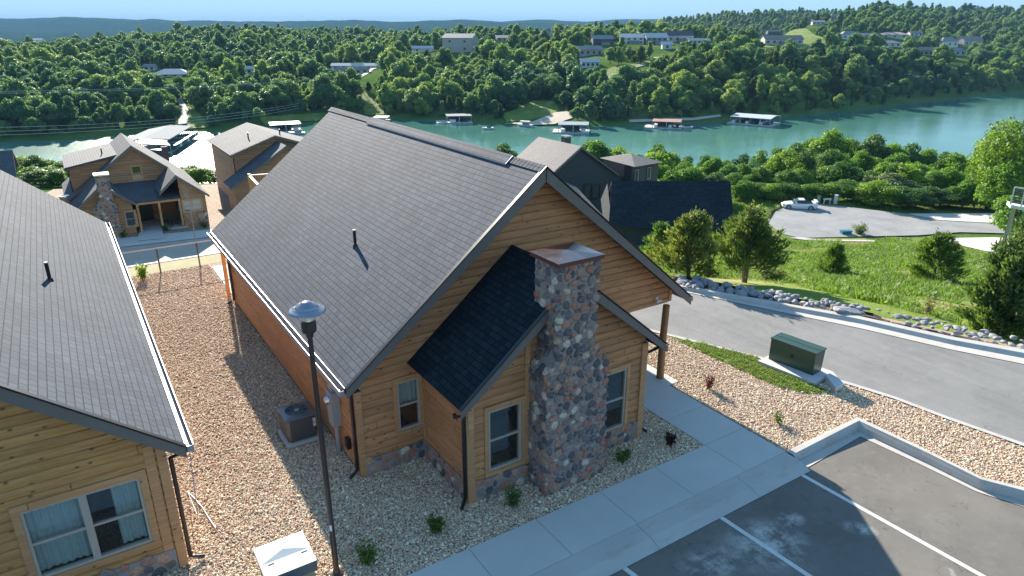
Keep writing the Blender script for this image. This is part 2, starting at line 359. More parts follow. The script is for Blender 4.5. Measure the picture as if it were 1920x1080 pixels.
M['leaf_far'] = leaf('foliage_far', [(0.086, 0.183, 0.082), (0.140, 0.259, 0.087), (0.107, 0.216, 0.091), (0.214, 0.324, 0.098), (0.097, 0.191, 0.100), (0.172, 0.280, 0.111), (0.118, 0.226, 0.082)], 0.45)
M['leaf_conifer'] = leaf('foliage_far_conifer', [(0.060, 0.112, 0.050), (0.085, 0.135, 0.050), (0.068, 0.120, 0.058)], 0.4)
M['leaf_dark'] = leaf('foliage_dark', [(0.061, 0.140, 0.047), (0.090, 0.179, 0.047), (0.076, 0.152, 0.060)], 0.4)
M['leaf_near'] = leaf('foliage_near', [(0.068, 0.174, 0.041), (0.178, 0.328, 0.046), (0.100, 0.226, 0.046), (0.237, 0.369, 0.053), (0.080, 0.185, 0.046), (0.148, 0.287, 0.053)], 0.48)
M['leaf_lime'] = leaf('foliage_lime', [(0.142, 0.245, 0.036), (0.177, 0.289, 0.048)], 0.5)
M['leaf_silver'] = leaf('foliage_silver', [(0.182, 0.238, 0.126), (0.224, 0.280, 0.154)], 0.4)
M['cedar'] = leaf('cedar_foliage', [(0.135, 0.193, 0.056), (0.184, 0.227, 0.066), (0.111, 0.182, 0.057)], 0.42)
M['cedar_green'] = leaf('cedar_foliage_green', [(0.106, 0.198, 0.051), (0.150, 0.234, 0.051)], 0.42)
M['shrub'] = leaf('shrub_leaf', [(0.091, 0.169, 0.030), (0.130, 0.208, 0.036)], 0.45)
M['redleaf'] = leaf('red_shrub_leaf', [(.16, .035, .02), (.12, .03, .02)], .25)
M['purple'] = leaf('purple_shrub_leaf', [(.035, .012, .014), (.045, .015, .015)], .2)
M['grass'] = leaf('grass_blade', [(0.180, 0.304, 0.044), (0.238, 0.361, 0.066)], .5)
M['drygrass'] = leaf('dry_grass_blade', [(.36, .32, .16), (.28, .27, .12)], .35)
M['bark'] = plain('bark', (.11, .085, .065), .9, .3, 6, .6, bscale=25)
M['palebark'] = plain('pale_bark', (.30, .27, .24), .9, .3, 6, .6)
def water_mat():
    t = NT('lake_water'); p = t.pos(); n1 = t.noise(t.mapv(p, (1, 1, 1)), .55, 4, .6); n2 = t.noise(p, .06, 3); big = t.noise(t.mapv(p, (.4, 1, 1), (0, 0, .5)), .02, 4)
    c = t.mix(t.rng(big, .35, .65, 0, 1), (.05, .155, .12), (.10, .25, .21))
    h = t.math('ADD', t.math('MULTIPLY', n1, .5), t.math('MULTIPLY', n2, .6))
    return t.fin(c, t.rng(t.n('SeparateXYZ', ins={0: p}).outputs[0], 25, 85, .24, .07), t.bump(h, .36, .35), .5, IOR=1.33)
M['water'] = water_mat()
# ------------------------------------------------------------------ terrain
LAKE = -27.0
SHORE = [(-400, 272), (0, 266), (100, 262), (250, 250), (400, 247), (450, 246), (560, 232), (700, 221), (850, 229), (950, 234), (1090, 238), (1200, 236), (1300, 232), (1450, 225), (1640, 206), (1800, 187), (1920, 175), (2300, 160)]
SKY = [(-400, 38), (0, 38), (45, 39), (130, 35), (200, 38), (265, 41), (285, 38), (325, 43), (380, 42), (440, 44), (520, 44), (600, 43), (665, 41), (750, 46), (800, 43), (870, 40), (940, 44), (1010, 40), (1100, 44), (1150, 40), (1200, 40), (1300, 38), (2300, 38)]
def fF(x, Y=33.35): s = SCOL(x); return Y/(_ch-s*_sh)
def shoreF(x): return (CAMH-LAKE)/rowT(np.interp(x, *zip(*SHORE)))
# x : near knots (F,z)*5 , near shore F , far knots (F,row)*4
def edge_l(x): e = fF(x); return [(e, -.25), (e+.35, -7.6), (62, -7.6), (76, -7.7), (88, -9)]
COLS = {
 -400: (edge_l(-400), 165, [(330, 170), (450, 122), (620, 104), (1800, 86)]),
 0:    (edge_l(0),    165, [(330, 168), (450, 122), (620, 103), (1800, 84)]),
 250:  (edge_l(250),  165, [(345, 160), (480, 112), (720, 80), (1800, 84)]),
 450:  (edge_l(450),  165, [(350, 158), (500, 108), (780, 61), (1800, 84)]),
 600:  (edge_l(600),  165, [(350, 160), (500, 112), (780, 66), (1800, 80)]),
 750:  ([(36, -.25), (38, -5), (55, -8.5), (76, -9), (90, -10)], 162, [(350, 160), (480, 108), (760, 72), (1800, 80)]),
 950:  ([(36, -.25), (38, -4), (52, -9), (76, -10), (92, -11)], 160, [(350, 166), (480, 96), (620, 68), (1800, 76)]),
 1120: ([(33, -.2), (36, -2), (48, -7), (70, -9.5), (92, -11.5)], 162, [(345, 150), (450, 86), (580, 66), (1600, 50)]),
 1290: ([(27.6, -.08), (32, -1.6), (46, -6.2), (72, -12), (92, -12)], 165, [(345, 135), (440, 92), (560, 74), (1400, 36)]),
 1450: ([(25.6, -.08), (30.5, -1.5), (46, -6.2), (72, -12), (92, -12)], 166, [(360, 135), (440, 92), (560, 76), (1300, 24)]),
 1640: ([(23.2, -.08), (28.5, -1.3), (46, -6.2), (72, -12), (92, -12)], 166, [(400, 125), (520, 86), (900, 17), (1500, 30)]),
 1800: ([(21.8, -.08), (27, -1.2), (46, -6.2), (72, -12), (92, -12.3)], 166, [(450, 128), (600, 86), (1050, 23), (1500, 30)]),
 1920: ([(20.8, -.08), (26, -1.2), (46, -6.2), (72, -12), (92, -12.5)], 166, [(480, 125), (640, 80), (1150, 19), (1600, 30)]),
 2300: ([(17.5, -.08), (23, -1.2), (42, -6), (72, -12), (92, -13)], 170, [(520, 120), (680, 76), (1200, 16), (1600, 30)])}
xs = sorted(COLS); SK = np.array([SCOL(x) for x in xs]); FK = []; ZK = []
for x in xs:
    near, ns, far = COLS[x]; S = shoreF(x); k = list(near)+[(ns, LAKE+.3), (ns+8, -31), (S-7, -31), (S, LAKE+.05), (S+9, LAKE+1.6)]
    for i, (F, row) in enumerate(far[:3]): k.append((F, zrow(F, row)))
    Fr = far[2][0]; k.append((Fr+170, zrow(Fr, far[2][1])-14))
    k.append((far[3][0], zrow(*far[3]))); k.append((far[3][0]+500, zrow(*far[3])-15))
    k.append((4800, zrow(4800, np.interp(x, *zip(*SKY))))); k.append((5600, -20)); k.append((9000, -25))
    FK.append([q[0] for q in k]); ZK.append([q[1] for q in k])
FK = np.array(FK); ZK = np.array(ZK); NK = FK.shape[1]
SHx = np.array([SCOL(a) for a, b in SHORE]); SHF = np.array([shoreF(a) for a, b in SHORE])
SKx = np.array([SCOL(a) for a, b in SKY]); SKZ = np.array([zrow(4800, b-4) for a, b in SKY])
def terr(x, y):
    x = np.asarray(x, float); y = np.asarray(y, float); l = x*_ch-y*_sh; f = x*_sh+y*_ch
    fs = np.maximum(f, 1.); s = np.clip(l/fs, SK[0], SK[-1])
    fk = [np.interp(s, SK, FK[:, k]) for k in range(NK)]; zk = [np.interp(s, SK, ZK[:, k]) for k in range(NK)]
    sf = np.interp(s, SHx, SHF); fk[6] = np.minimum(fk[6], sf-30); fk[7] = sf-7; fk[8] = sf; fk[9] = sf+9
    zk[NK-3] = np.interp(s, SKx, SKZ)
    z = np.where(f < fk[0], -.25, zk[-1])
    for k in range(NK-1):
        m = (f >= fk[k]) & (f < fk[k+1]); t = (f-fk[k])/np.maximum(fk[k+1]-fk[k], 1e-3); z = np.where(m, zk[k]+(zk[k+1]-zk[k])*t, z)
    a = np.clip((f-sf-5)/120, 0, 1)
    z = z+a*(1.3*np.sin(x*.031+1.3*np.sin(y*.017))*np.cos(y*.027)+.9*np.sin(x*.071+y*.05))
    b = np.clip((f-1500)/2500, 0, 1)*22; z = z+b*(np.sin(x*.0021+2*np.sin(y*.0013))*.7+.3*np.sin(x*.007+y*.004))*np.clip((4800-f)/800, 0, 1)
    return z
def hit(x, y, tmin=12., tmax=6000.):
    r = ray(x, y); t = tmin; p0 = None
    while t < tmax:
        p = CP+r*t; z = float(terr(p[0], p[1]))
        if p[2] < z:
            lo, hi = p0, t
            for _ in range(25):
                m_ = (lo+hi)/2; q = CP+r*m_
                if q[2] < float(terr(q[0], q[1])): hi = m_
                else: lo = m_
            q = CP+r*hi; return np.array([q[0], q[1], float(terr(q[0], q[1]))])
        p0 = t; t *= 1.01
    return CP+r*tmax
th = np.concatenate([np.linspace(-math.pi, -.9, 50, endpoint=False), np.linspace(-.9, .9, 420), np.linspace(.9, math.pi, 50)[1:-1]])
rr = np.concatenate([[0.5, 4], np.geomspace(9, 7000, 330)])
T_, Rr = np.meshgrid(th, rr); L_ = Rr*np.sin(T_); Ff = Rr*np.cos(T_); X_ = L_*_ch+Ff*_sh; Y_ = -L_*_sh+Ff*_ch; Z_ = terr(X_, Y_)
nr, nt_ = X_.shape; Vt = np.stack([X_, Y_, Z_], -1).reshape(-1, 3)
idx = np.arange(nr*nt_).reshape(nr, nt_); a = idx[:-1]; b = idx[1:]; Fq = np.stack([a, np.roll(a, -1, 1), np.roll(b, -1, 1), b], -1).reshape(-1, 4)[:, ::-1]
me = bpy.data.meshes.new('ground'); me.from_pydata(Vt.tolist(), [], Fq.tolist()); me.materials.append(M['terrain']); me.polygons.foreach_set('use_smooth', [True]*len(me.polygons))
g = bpy.data.objects.new('ground', me); COL.objects.link(g); struct(g)
from mathutils.geometry import delaunay_2d_cdt
def inside(poly, x, y):
    c = False; n = len(poly)
    for i in range(n):
        x1, y1 = poly[i]; x2, y2 = poly[(i+1) % n]
        if (y1 > y) != (y2 > y) and x < (x2-x1)*(y-y1)/(y2-y1)+x1: c = not c
    return c
def drape(name, poly, mat, dz=.05, res=1., zf=None, wob=0.):
    pts = []
    for i in range(len(poly)):
        p, q = np.array(poly[i], float), np.array(poly[(i+1) % len(poly)], float); n = max(1, int(np.linalg.norm(q-p)/res))
        for k in range(n): pts.append(p+(q-p)*k/n+(rng.normal(0, wob, 2) if wob else 0))
    nb = len(pts); P = [tuple(p) for p in pts]; A = np.array(P); x0, y0 = A.min(0); x1, y1 = A.max(0)
    for gx in np.arange(x0, x1, res):
        for gy in np.arange(y0, y1, res):
            if inside(P[:nb], gx, gy): P.append((gx, gy))
    vs, es, fs, *_ = delaunay_2d_cdt([Vector(p) for p in P], [(i, (i+1) % nb) for i in range(nb)], [], 1, 1e-4)
    V = np.array([tuple(v) for v in vs]); Z = (zf(V[:, 0], V[:, 1]) if zf else terr(V[:, 0], V[:, 1]))+dz
    me = bpy.data.meshes.new(name); V3 = np.column_stack([V, Z]); me.from_pydata(V3.tolist(), [], [tuple(f) for f in fs]); me.materials.append(mat); me.update()
    if sum(p.normal.z for p in me.polygons) < 0: me.flip_normals()
    o = bpy.data.objects.new(name, me); COL.objects.link(o); return struct(o)
def px(*pts, z=0.): return [tuple(onz(x, y, z)[:2]) for x, y in pts]
def pxh(*pts): return [tuple(hit(x, y)[:2]) for x, y in pts]
def flat(name, poly, mat, z, th=0.):
    o = drape(name, poly, mat, 0, 1e3, zf=lambda x, y: x*0+z)
    if th:
        m = MB()
        for i in range(len(poly)):
            (x0, y0), (x1, y1) = poly[i], poly[(i+1) % len(poly)]; m.face([(x0, y0, z-th), (x1, y1, z-th), (x1, y1, z), (x0, y0, z)])
        e = m.build(name, mat); import bmesh
        bm = bmesh.new(); bm.from_mesh(o.data); bm.from_mesh(e.data); bm.to_mesh(o.data); bm.free(); bpy.data.objects.remove(e)
    return o
# lake
m = MB(); q = [unLF(l, f) for l, f in ((-700, 120), (900, 120), (900, 900), (-700, 900))]; m.face([(x, y, LAKE) for x, y in q]); wo = m.build('water', M['water']); struct(wo)
# platform sheets
LOTZ = -.13
farc = px((1280, 537), (1447, 567), (1600, 593), (1780, 633), (1920, 658)); dfar = np.array(farc[0])-np.array(farc[1]); dfar /= np.linalg.norm(dfar)
faro = [tuple(np.array(farc[0])+dfar*17+np.array((-3., 0)))]+farc; d2 = np.array(farc[-1])-np.array(farc[-2]); d2 /= np.linalg.norm(d2); faro.append(tuple(np.array(farc[-1])+d2*25))
farg = px((1293, 547), (1447, 579), (1613, 613), (1780, 652), (1920, 680)); farg = [tuple(np.array(farg[0])+dfar*17.5+np.array((-3., 0)))]+farg+[tuple(np.array(farg[-1])+d2*25)]
near = px((1280, 633), (1420, 668), (1600, 720), (1680, 745), (1780, 783), (1920, 832)); dn = np.array(near[0])-np.array(near[1]); dn /= np.linalg.norm(dn); dn2 = np.array(near[-1])-np.array(near[-2]); dn2 /= np.linalg.norm(dn2)
near = [tuple(np.array(near[0])+dn*20)]+near+[tuple(np.array(near[-1])+dn2*22)]
flat('road', farg+near[::-1], M['road'], -.06)
def off(line, d):
    out = []
    for i, p in enumerate(line):
        a = np.array(line[max(i-1, 0)]); b = np.array(line[min(i+1, len(line)-1)]); t = (b-a)/np.linalg.norm(b-a); out.append(tuple(np.array(p)+np.array((-t[1], t[0]))*d))
    return out
m = MB()  # far kerb: gutter pan and raised back
for i in range(len(faro)-1):
    A, B, C_, D = farg[i], farg[i+1], faro[i+1], faro[i]
    mid1 = [tuple(np.array(A)*.45+np.array(D)*.55), tuple(np.array(B)*.45+np.array(C_)*.55)]
    m.face([(*A, -.045), (*mid1[0], -.07), (*mid1[1], -.07), (*B, -.045)][::-1]); m2 = [tuple(np.array(A)*.3+np.array(D)*.7), tuple(np.array(B)*.3+np.array(C_)*.7)]
    m.face([(*mid1[0], -.07), (*m2[0], .05), (*m2[1], .05), (*mid1[1], -.07)][::-1]); m.face([(*m2[0], .05), (*D, .06), (*C_, .06), (*m2[1], .05)][::-1]); m.face([(*D, .06), (*D, -.3), (*C_, -.3), (*C_, .06)][::-1])
struct(m.build('road_kerb_far', M['curb']))
n2 = off(near, -.16) if True else None
if np.array(n2[2])[0] > np.array(near[2])[0]: n2 = off(near, .16)
m = MB()
for i in range(len(near)-1):
    A, B, C_, D = near[i], near[i+1], n2[i+1], n2[i]; m.face([(*A, .02), (*B, .02), (*C_, .02), (*D, .02)]); m.face([(*A, -.1), (*B, -.1), (*B, .02), (*A, .02)])
struct(m.build('road_kerb_near', M['curb']))
SWN, SWF, SX0, SX1, CUY = 8.64, 9.93, 12.18, 13.65, 8.04
outer = [(SX1, SWN)]+px((1607, 788), (1727, 845), (1840, 902), (1920, 921)); outer += [(18.2, 3.3), (19.2, 2.2)]
inner = [(SX1+.02, CUY)]+px((1613, 819), (1725, 871), (1830, 922), (1920, 951), z=LOTZ); inner += [(17.8, 3.1), (18.9, 1.9)]
flat('parking_lot', [(-14, CUY)]+inner+[(19.6, 1.2), (21.6, -14), (-14, -14)], M['lot'], LOTZ)
flat('gravel_bed', [(-16, SWF), (SX0, SWF), (SX0, 13.2), (SX0, 31.9), (-16, 31.9)], M['gravel'], -.02, .25)
flat('gravel_bed_roadside', [(SX1, SWN)]+outer[1:]+n2[::-1]+[(SX1, 31.9)], M['gravel'], -.015, .2)
# concrete walk slabs with joints
m = MB(); x = -13.2; k = 0
XS = sorted([-13.2, -11.5, -9.8, -8.1, -6.4, -4.7, -3.0, -1.3, .4, 2.1, 3.75, 5.35, 7.0, 8.75, 10.45])+[12.18, 13.65]
for a, b in zip(XS[:-1], XS[1:]): m.box(a+.006, b-.006, SWN+.006, SWF-(0 if b < 12.2 else -.0), -.12, .012+.001*(k % 2)); k += 1
ys = [SWF+.006, 11.3, 12.7, 14.1, 15.5, 16.9, 18.3, 19.7, 21.1, 22.5, 23.9, 25.3, 27]
for a, b in zip(ys[:-1], ys[1:]): m.box(SX0+.006, SX1+(.0 if b < 13 else .42), a+.006, b-.006, -.12, .012)
struct(m.build('sidewalk', M['concrete']))
m = MB(); m.box(4.5, 12.1, 27.3, 31.3, -.1, .02); struct(m.build('patio_slab', M['pad']))
m = MB(); X = -13.0
while X < SX1-.1:
    X2 = min(X+3.1, SX1); m.face([(X+.004, SWN, .010), (X2-.004, SWN, .010), (X2-.004, CUY+.17, -.02), (X+.004, CUY+.17, -.02)][::-1])
    m.face([(X+.004, CUY+.17, -.02), (X2-.004, CUY+.17, -.02), (X2-.004, CUY-.12, LOTZ+.012), (X+.004, CUY-.12, LOTZ+.012)][::-1]); X = X2
struct(m.build('kerb_ramp', M['curb']))
m = MB()  # raised kerb round the lot corner
for i in range(len(outer)-1):
    O1, O2, I1, I2 = map(np.array, (outer[i], outer[i+1], inner[i], inner[i+1])); L = lambda t: (tuple(O1+(I1-O1)*t), tuple(O2+(I2-O2)*t))
    h0 = .03 if i == 0 else .10; h1 = .10
    pr = [(0, .0), (0, .10), (.30, .10), (.42, -.0), (.46, LOTZ-.01+.0), (1.0, LOTZ+.012)]
    for (t0, z0), (t1, z1) in zip(pr[:-1], pr[1:]):
        a1, a2 = L(t0); b1, b2 = L(t1); f_ = lambda z, e: (z if z < 0 else z*(h0/.1 if e == 0 else 1)); m.face([(*a1, f_(z0, 0)), (*b1, f_(z1, 0)), (*b2, f_(z1, 1)), (*a2, f_(z0, 1))])
me = m.build('kerb', M['curb']); struct(me)
m = MB()
for (xa, ya), (xb, yb) in (((1338, 961), (1517, 1080)), ((1490, 883), (1842, 1080)), ((1157, 1055), (1190, 1080))):
    A, B = onz(xa, ya, LOTZ)[:2], onz(xb, yb, LOTZ)[:2]; d = (B-A)/np.linalg.norm(B-A); n_ = np.array((-d[1], d[0]))*.055; B = A+d*6
    m.face([(*(A-n_), LOTZ+.005), (*(B-n_), LOTZ+.005), (*(B+n_), LOTZ+.005), (*(A+n_), LOTZ+.005)])
struct(m.build('parking_stripes', M['paint']))
# bank beyond the road, meadow, cul-de-sac and tracks
strip = [tuple(p) for p in faro[1:]]; bank = off(strip, .5)
def fo(line, d):  # offset away from the camera side
    a = off(line, d); return a if np.linalg.norm(a[1]) > np.linalg.norm(line[1]) else off(line, -d)
b1 = fo(strip, 1.7)
drape('verge_dirt', strip+b1[::-1], M['dirt'], .10, .6, zf=lambda x, y: np.minimum(terr(x, y), -.05)+.0)
mead = pxh((1180, 505), (1300, 497), (1420, 525), (1560, 550), (1700, 588), (1850, 640), (2050, 680), (2150, 560), (1960, 470), (1860, 446), (1480, 449), (1380, 420), (1180, 440))
drape('meadow', b1[:-1][:1]+b1[1:]+pxh((2350, 560), (2000, 448), (1500, 447), (1420, 405), (1240, 405), (1140, 470)), M['meadow'], .06, 1.6)
cul = pxh((1455, 397), (1470, 391), (1530, 384), (1600, 391), (1660, 398), (1720, 405), (1760, 404), (1960, 404), (1960, 441), (1800, 437), (1720, 443), (1500, 448), (1465, 440), (1440, 420))
drape('cul_de_sac', cul, M['culdesac'], .12, 2.)
drape('cul_de_sac_kerb', pxh((1480, 448), (1530, 454), (1640, 455.5), (1640, 452.5), (1530, 451), (1500, 447)), M['curb'], .16, 1.)
drape('driveway', pxh((1765, 449), (1865, 447), (1925, 452), (1925, 478), (1850, 474), (1815, 466)), M['pad'], .15, 1.5)
drape('driveway_far', pxh((1700, 403), (1850, 402), (1960, 402), (1960, 420), (1850, 420), (1760, 415)), M['pad'], .17, 1.5)
TZ = -7.55
low = [tuple(onz(x, y, TZ)[:2]) for x, y in ((60, 475), (235, 463), (400, 444), (560, 425), (600, 520), (420, 560), (200, 600), (20, 620))]
flat('lower_road', low, concrete('pale_pavement', (.36, .32, .27), (.46, .42, .35), .2), TZ+.03)
flat('lower_sidewalk', [tuple(onz(x, y, TZ)[:2]) for x, y in ((60, 458), (235, 447), (400, 431), (560, 414), (560, 427), (400, 445), (235, 464), (60, 476))], M['concrete'], TZ+.08)
flat('lower_gravel', [tuple(onz(x, y, TZ)[:2]) for x, y in ((-100, 458), (235, 447), (400, 431), (560, 414), (560, 350), (420, 345), (100, 355))], M['gravel'], TZ+.02)
# clearings and tracks on the far bank
FAR_PATCH = []
for nm, mt, pl in (('shore_sand', 'sand', [(945, 233), (1000, 229), (1040, 212), (1065, 210), (1075, 222), (1040, 234), (1000, 236)]),
    ('shore_path', 'sand', [(1180, 226), (1300, 222), (1350, 216), (1352, 220), (1300, 227), (1180, 231)]),
    ('far_track', 'culdesac', [(1128, 163), (1128, 150), (1150, 139), (1185, 125), (1210, 120), (1212, 123), (1188, 129), (1152, 146), (1142, 163)]),
    ('far_parking', 'culdesac', [(1225, 108), (1250, 108), (1262, 114), (1235, 117)]),
    ('far_road', 'culdesac', [(624, 123), (700, 121), (716, 125), (700, 131), (672, 152), (666, 150), (690, 133), (624, 130)]),
    ('far_path', 'culdesac', [(325, 175), (334, 174), (352, 205), (352, 232), (334, 236), (338, 205)]),
    ('green_clearing', 'meadow', [(352, 200), (372, 212), (392, 240), (352, 243)]),
    ('green_clearing', 'meadow', [(940, 216), (1000, 190), (1040, 192), (1050, 208), (1000, 226), (950, 230)]),
    ('green_clearing', 'meadow', [(1130, 135), (1160, 122), (1200, 120), (1215, 110), (1225, 117), (1180, 134), (1150, 150)]),
    ('green_clearing', 'meadow', [(1340, 76), (1430, 72), (1560, 84), (1540, 92), (1440, 90), (1340, 86)]),
    ('green_clearing', 'meadow', [(484, 222), (560, 215), (620, 212), (610, 226), (560, 229), (500, 238)]),
    ('green_clearing', 'meadow', [(665, 150), (690, 180), (720, 200), (720, 216), (684, 216), (676, 180)]),
    ('green_clearing', 'meadow', [(640, 140), (664, 138), (664, 150), (644, 150)])):
    pw = pxh(*pl); drape(nm, pw, M[mt], .35, 4.); FAR_PATCH.append(pw)
# ------------------------------------------------------------------ building kit
Zv = np.array([0, 0, 1.])
def logwall(m, o, u, n, prof, openings=(), course=.19, amp=.03, sub=(0, .1, .3, .5, .7, .9)):
    """prof: list of (z, a_left, a_right) piecewise linear; logs run along u, bulge along n"""
    o, u, n = (np.asarray(q, float) for q in (o, u, n)); zs = {p[0] for p in prof}; z0, z1 = prof[0][0], prof[-1][0]
    k = math.floor(z0/course)
    while k*course < z1:
        for t in sub:
            z = (k+t)*course
            if z0 < z < z1: zs.add(z)
        k += 1
    for a0, a1, c0, c1 in openings: zs |= {z for z in (c0, c1) if z0 < z < z1}
    zs = sorted(zs); PZ, PL, PR = zip(*prof)
    bulge = lambda z: amp*math.sqrt(max(0, 1-(2*((z/course) % 1.)-1)**2))
    P = lambda a, z, b: o+u*a+n*b+Zv*z
    for za, zb in zip(zs[:-1], zs[1:]):
        if zb-za < 1e-4: continue
        ba, bb = bulge(za+1e-5), bulge(zb-1e-5)
        la, lb, ra, rb = (np.interp(za, PZ, PL), np.interp(zb, PZ, PL), np.interp(za, PZ, PR), np.interp(zb, PZ, PR))
        cuts = sorted([(a0, a1) for a0, a1, c0, c1 in openings if c0 < (za+zb)/2 < c1]); L = (la, lb)
        for a0, a1 in cuts+[(None, None)]:
            R = (a0, a0) if a0 is not None else (ra, rb)
            pts = [(L[0], za), (R[0], za), (R[1], zb), (L[1], zb)]
            m.face([P(pts[0][0], za, ba), P(pts[1][0], za, ba), P(pts[2][0], zb, bb), P(pts[3][0], zb, bb)], uv=[(a, z) for a, z in pts])
            if a0 is not None: L = (a1, a1)
    return m
_ico = None
def ico():
    global _ico
    if _ico is None:
        import bmesh
        b = bmesh.new(); bmesh.ops.create_icosphere(b, subdivisions=2, radius=1); V = np.array([v.co for v in b.verts]); Fc = np.array([[v.index for v in f.verts] for f in b.faces]); b.free(); _ico = (V, Fc)
    return _ico
def stone(m, c, ax, ay, az, r, seed):
    V, Fc = ico(); g_ = np.random.default_rng(seed); k = g_.uniform(.6, 1.3, 3)
    W = np.sign(V)*np.abs(V)**g_.uniform(.72, .9); W = W*(1+.12*np.sin(V[:, [1]]*3*k[0]+seed)+.10*np.sin(V[:, [0]]*4*k[1]+seed*2.1))
    P = np.asarray(c)+W[:, [0]]*np.asarray(ax)*r[0]+W[:, [1]]*np.asarray(ay)*r[1]+W[:, [2]]*np.asarray(az)*r[2]; m.arrays(P, Fc)
def stonewall(m, o, u, n, W, H, seed=1, r0=.055, r1=.13, depth=.045, gap=.88, shape=None, tries=26):
    """fieldstones over the rectangle o + u*[0,W] + z*[0,H]"""
    g_ = np.random.default_rng(seed); o, u, n = (np.asarray(q, float) for q in (o, u, n)); P = []; cell = {}
    Nn = int(W*H/(r0*r0)*1.2)+20
    for rad in np.linspace(r1, r0, Nn):
        for _ in range(3):
            a, z = g_.uniform(rad*.5, W-rad*.5), g_.uniform(rad*.4, H-rad*.3)
            if shape and not shape(a, z): continue
            ok = True; i, j = int(a/.3), int(z/.3)
            for di in (-1, 0, 1):
                for dj in (-1, 0, 1):
                    for (b, c_, r_) in cell.get((i+di, j+dj), ()):
                        if (a-b)**2+((z-c_)*1.15)**2 < ((rad+r_)*gap)**2: ok = False; break
                    if not ok: break
                if not ok: break
            if ok: cell.setdefault((i, j), []).append((a, z, rad)); P.append((a, z, rad)); break
    for k, (a, z, rad) in enumerate(P):
        el = g_.uniform(.8, 1.25); an = g_.uniform(-.9, .9) ; ax = u*math.cos(an)+Zv*math.sin(an); ay = -u*math.sin(an)+Zv*math.cos(an)
        stone(m, o+u*a+Zv*z+n*.004, ax, ay, n, (rad*el*.86, rad/el*.80, depth*g_.uniform(.6, 1.2)), seed*977+k)
def window(parent, o, u, n, a0, a1, z0, z1, sash=1, curtain=None, casing=.10, frame='vinyl', wood='timber', double=True, room=True, dark=False):
    """a0..a1 , z0..z1: clear opening in wall plane o ; n points outward"""
    o, u, n = (np.asarray(q, float) for q in (o, u, n)); B = lambda m, *r: m.frame_box(o, u, n, Zv, *r)
    f = MB(); t = .05; d0, d1 = -.06, .035
    B(f, a0, a1, d0, d1, z0, z0+t); B(f, a0, a1, d0, d1, z1-t, z1); B(f, a0, a0+t, d0, d1, z0+t, z1-t); B(f, a1-t, a1, d0, d1, z0+t, z1-t)
    zm = z0+(z1-z0)*.5; wd = (a1-a0)/sash
    for i in range(1, sash): B(f, a0+wd*i-.06, a0+wd*i+.06, d0, d1-.003, z0+t, z1-t)
    cells = []
    for i in range(sash):
        l = a0+wd*i+(t if i == 0 else .06); r = a0+wd*(i+1)-(t if i == sash-1 else .06)
        if double: B(f, l, r, -.05, .02, zm-.022, zm+.022); cells += [(l, r, z0+t, zm-.022), (l, r, zm+.022, z1-t)]
        else: cells.append((l, r, z0+t, z1-t))
    W = f.build('window', M[frame], parent)
    if casing:
        c = MB(); cw = casing; B(c, a0-cw, a1+cw, .0, .062, z1, z1+cw+.02); B(c, a0-cw, a0-.001, .0, .058, z0, z1-.001); B(c, a1+.001, a1+cw, .0, .058, z0, z1-.001); B(c, a0-cw, a1+cw, .0, .066, z0-cw, z0-.001)
        c.build('casing', M[wood], W)
    for l, r, zz0, zz1 in cells:
        p = MB(); P = lambda a, z: o+u*a+n*(-.02)+Zv*z; p.face([P(l, zz0), P(r, zz0), P(r, zz1), P(l, zz1)]); p.build('pane', M['glass'], W)
    if curtain:
        for (c0, c1, cz) in curtain:
            c = MB(); N = max(6, int((c1-c0)/.02)); q = []
            for i in range(N+1):
                a = c0+(c1-c0)*i/N; dd = -.14+.022*math.sin(i*1.05)+.012*math.sin(i*.37); q.append(o+u*a+n*dd)
            for i in range(N): c.face([q[i]+Zv*(z0+cz), q[i+1]+Zv*(z0+cz), q[i+1]+Zv*(z1+.05), q[i]+Zv*(z1+.05)])
            c.build('curtain', M['curtain'], W)
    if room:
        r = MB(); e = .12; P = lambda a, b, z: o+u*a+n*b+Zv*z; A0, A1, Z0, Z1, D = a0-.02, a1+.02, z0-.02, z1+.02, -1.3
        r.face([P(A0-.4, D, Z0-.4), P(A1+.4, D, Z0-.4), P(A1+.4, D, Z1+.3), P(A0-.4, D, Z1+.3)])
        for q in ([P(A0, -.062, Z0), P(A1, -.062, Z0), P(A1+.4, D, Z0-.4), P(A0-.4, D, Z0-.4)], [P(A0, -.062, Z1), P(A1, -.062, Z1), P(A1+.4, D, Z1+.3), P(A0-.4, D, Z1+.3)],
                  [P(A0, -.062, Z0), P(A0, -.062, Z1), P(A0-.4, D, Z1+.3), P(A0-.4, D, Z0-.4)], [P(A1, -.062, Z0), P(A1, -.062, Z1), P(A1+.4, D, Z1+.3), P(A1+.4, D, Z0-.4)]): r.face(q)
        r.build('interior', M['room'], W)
    return W
def roof_side(m, pe, pr, y0, y1, th=.13, axis='y'):
    """pe=(x,z) eave, pr=(x,z) ridge ; running along y"""
    q = [(pe[0], y0, pe[1]), (pe[0], y1, pe[1]), (pr[0], y1, pr[1]), (pr[0], y0, pr[1])]
    if axis == 'x': q = [(b, a, c) for a, b, c in q]
    return m.slab(q, th)
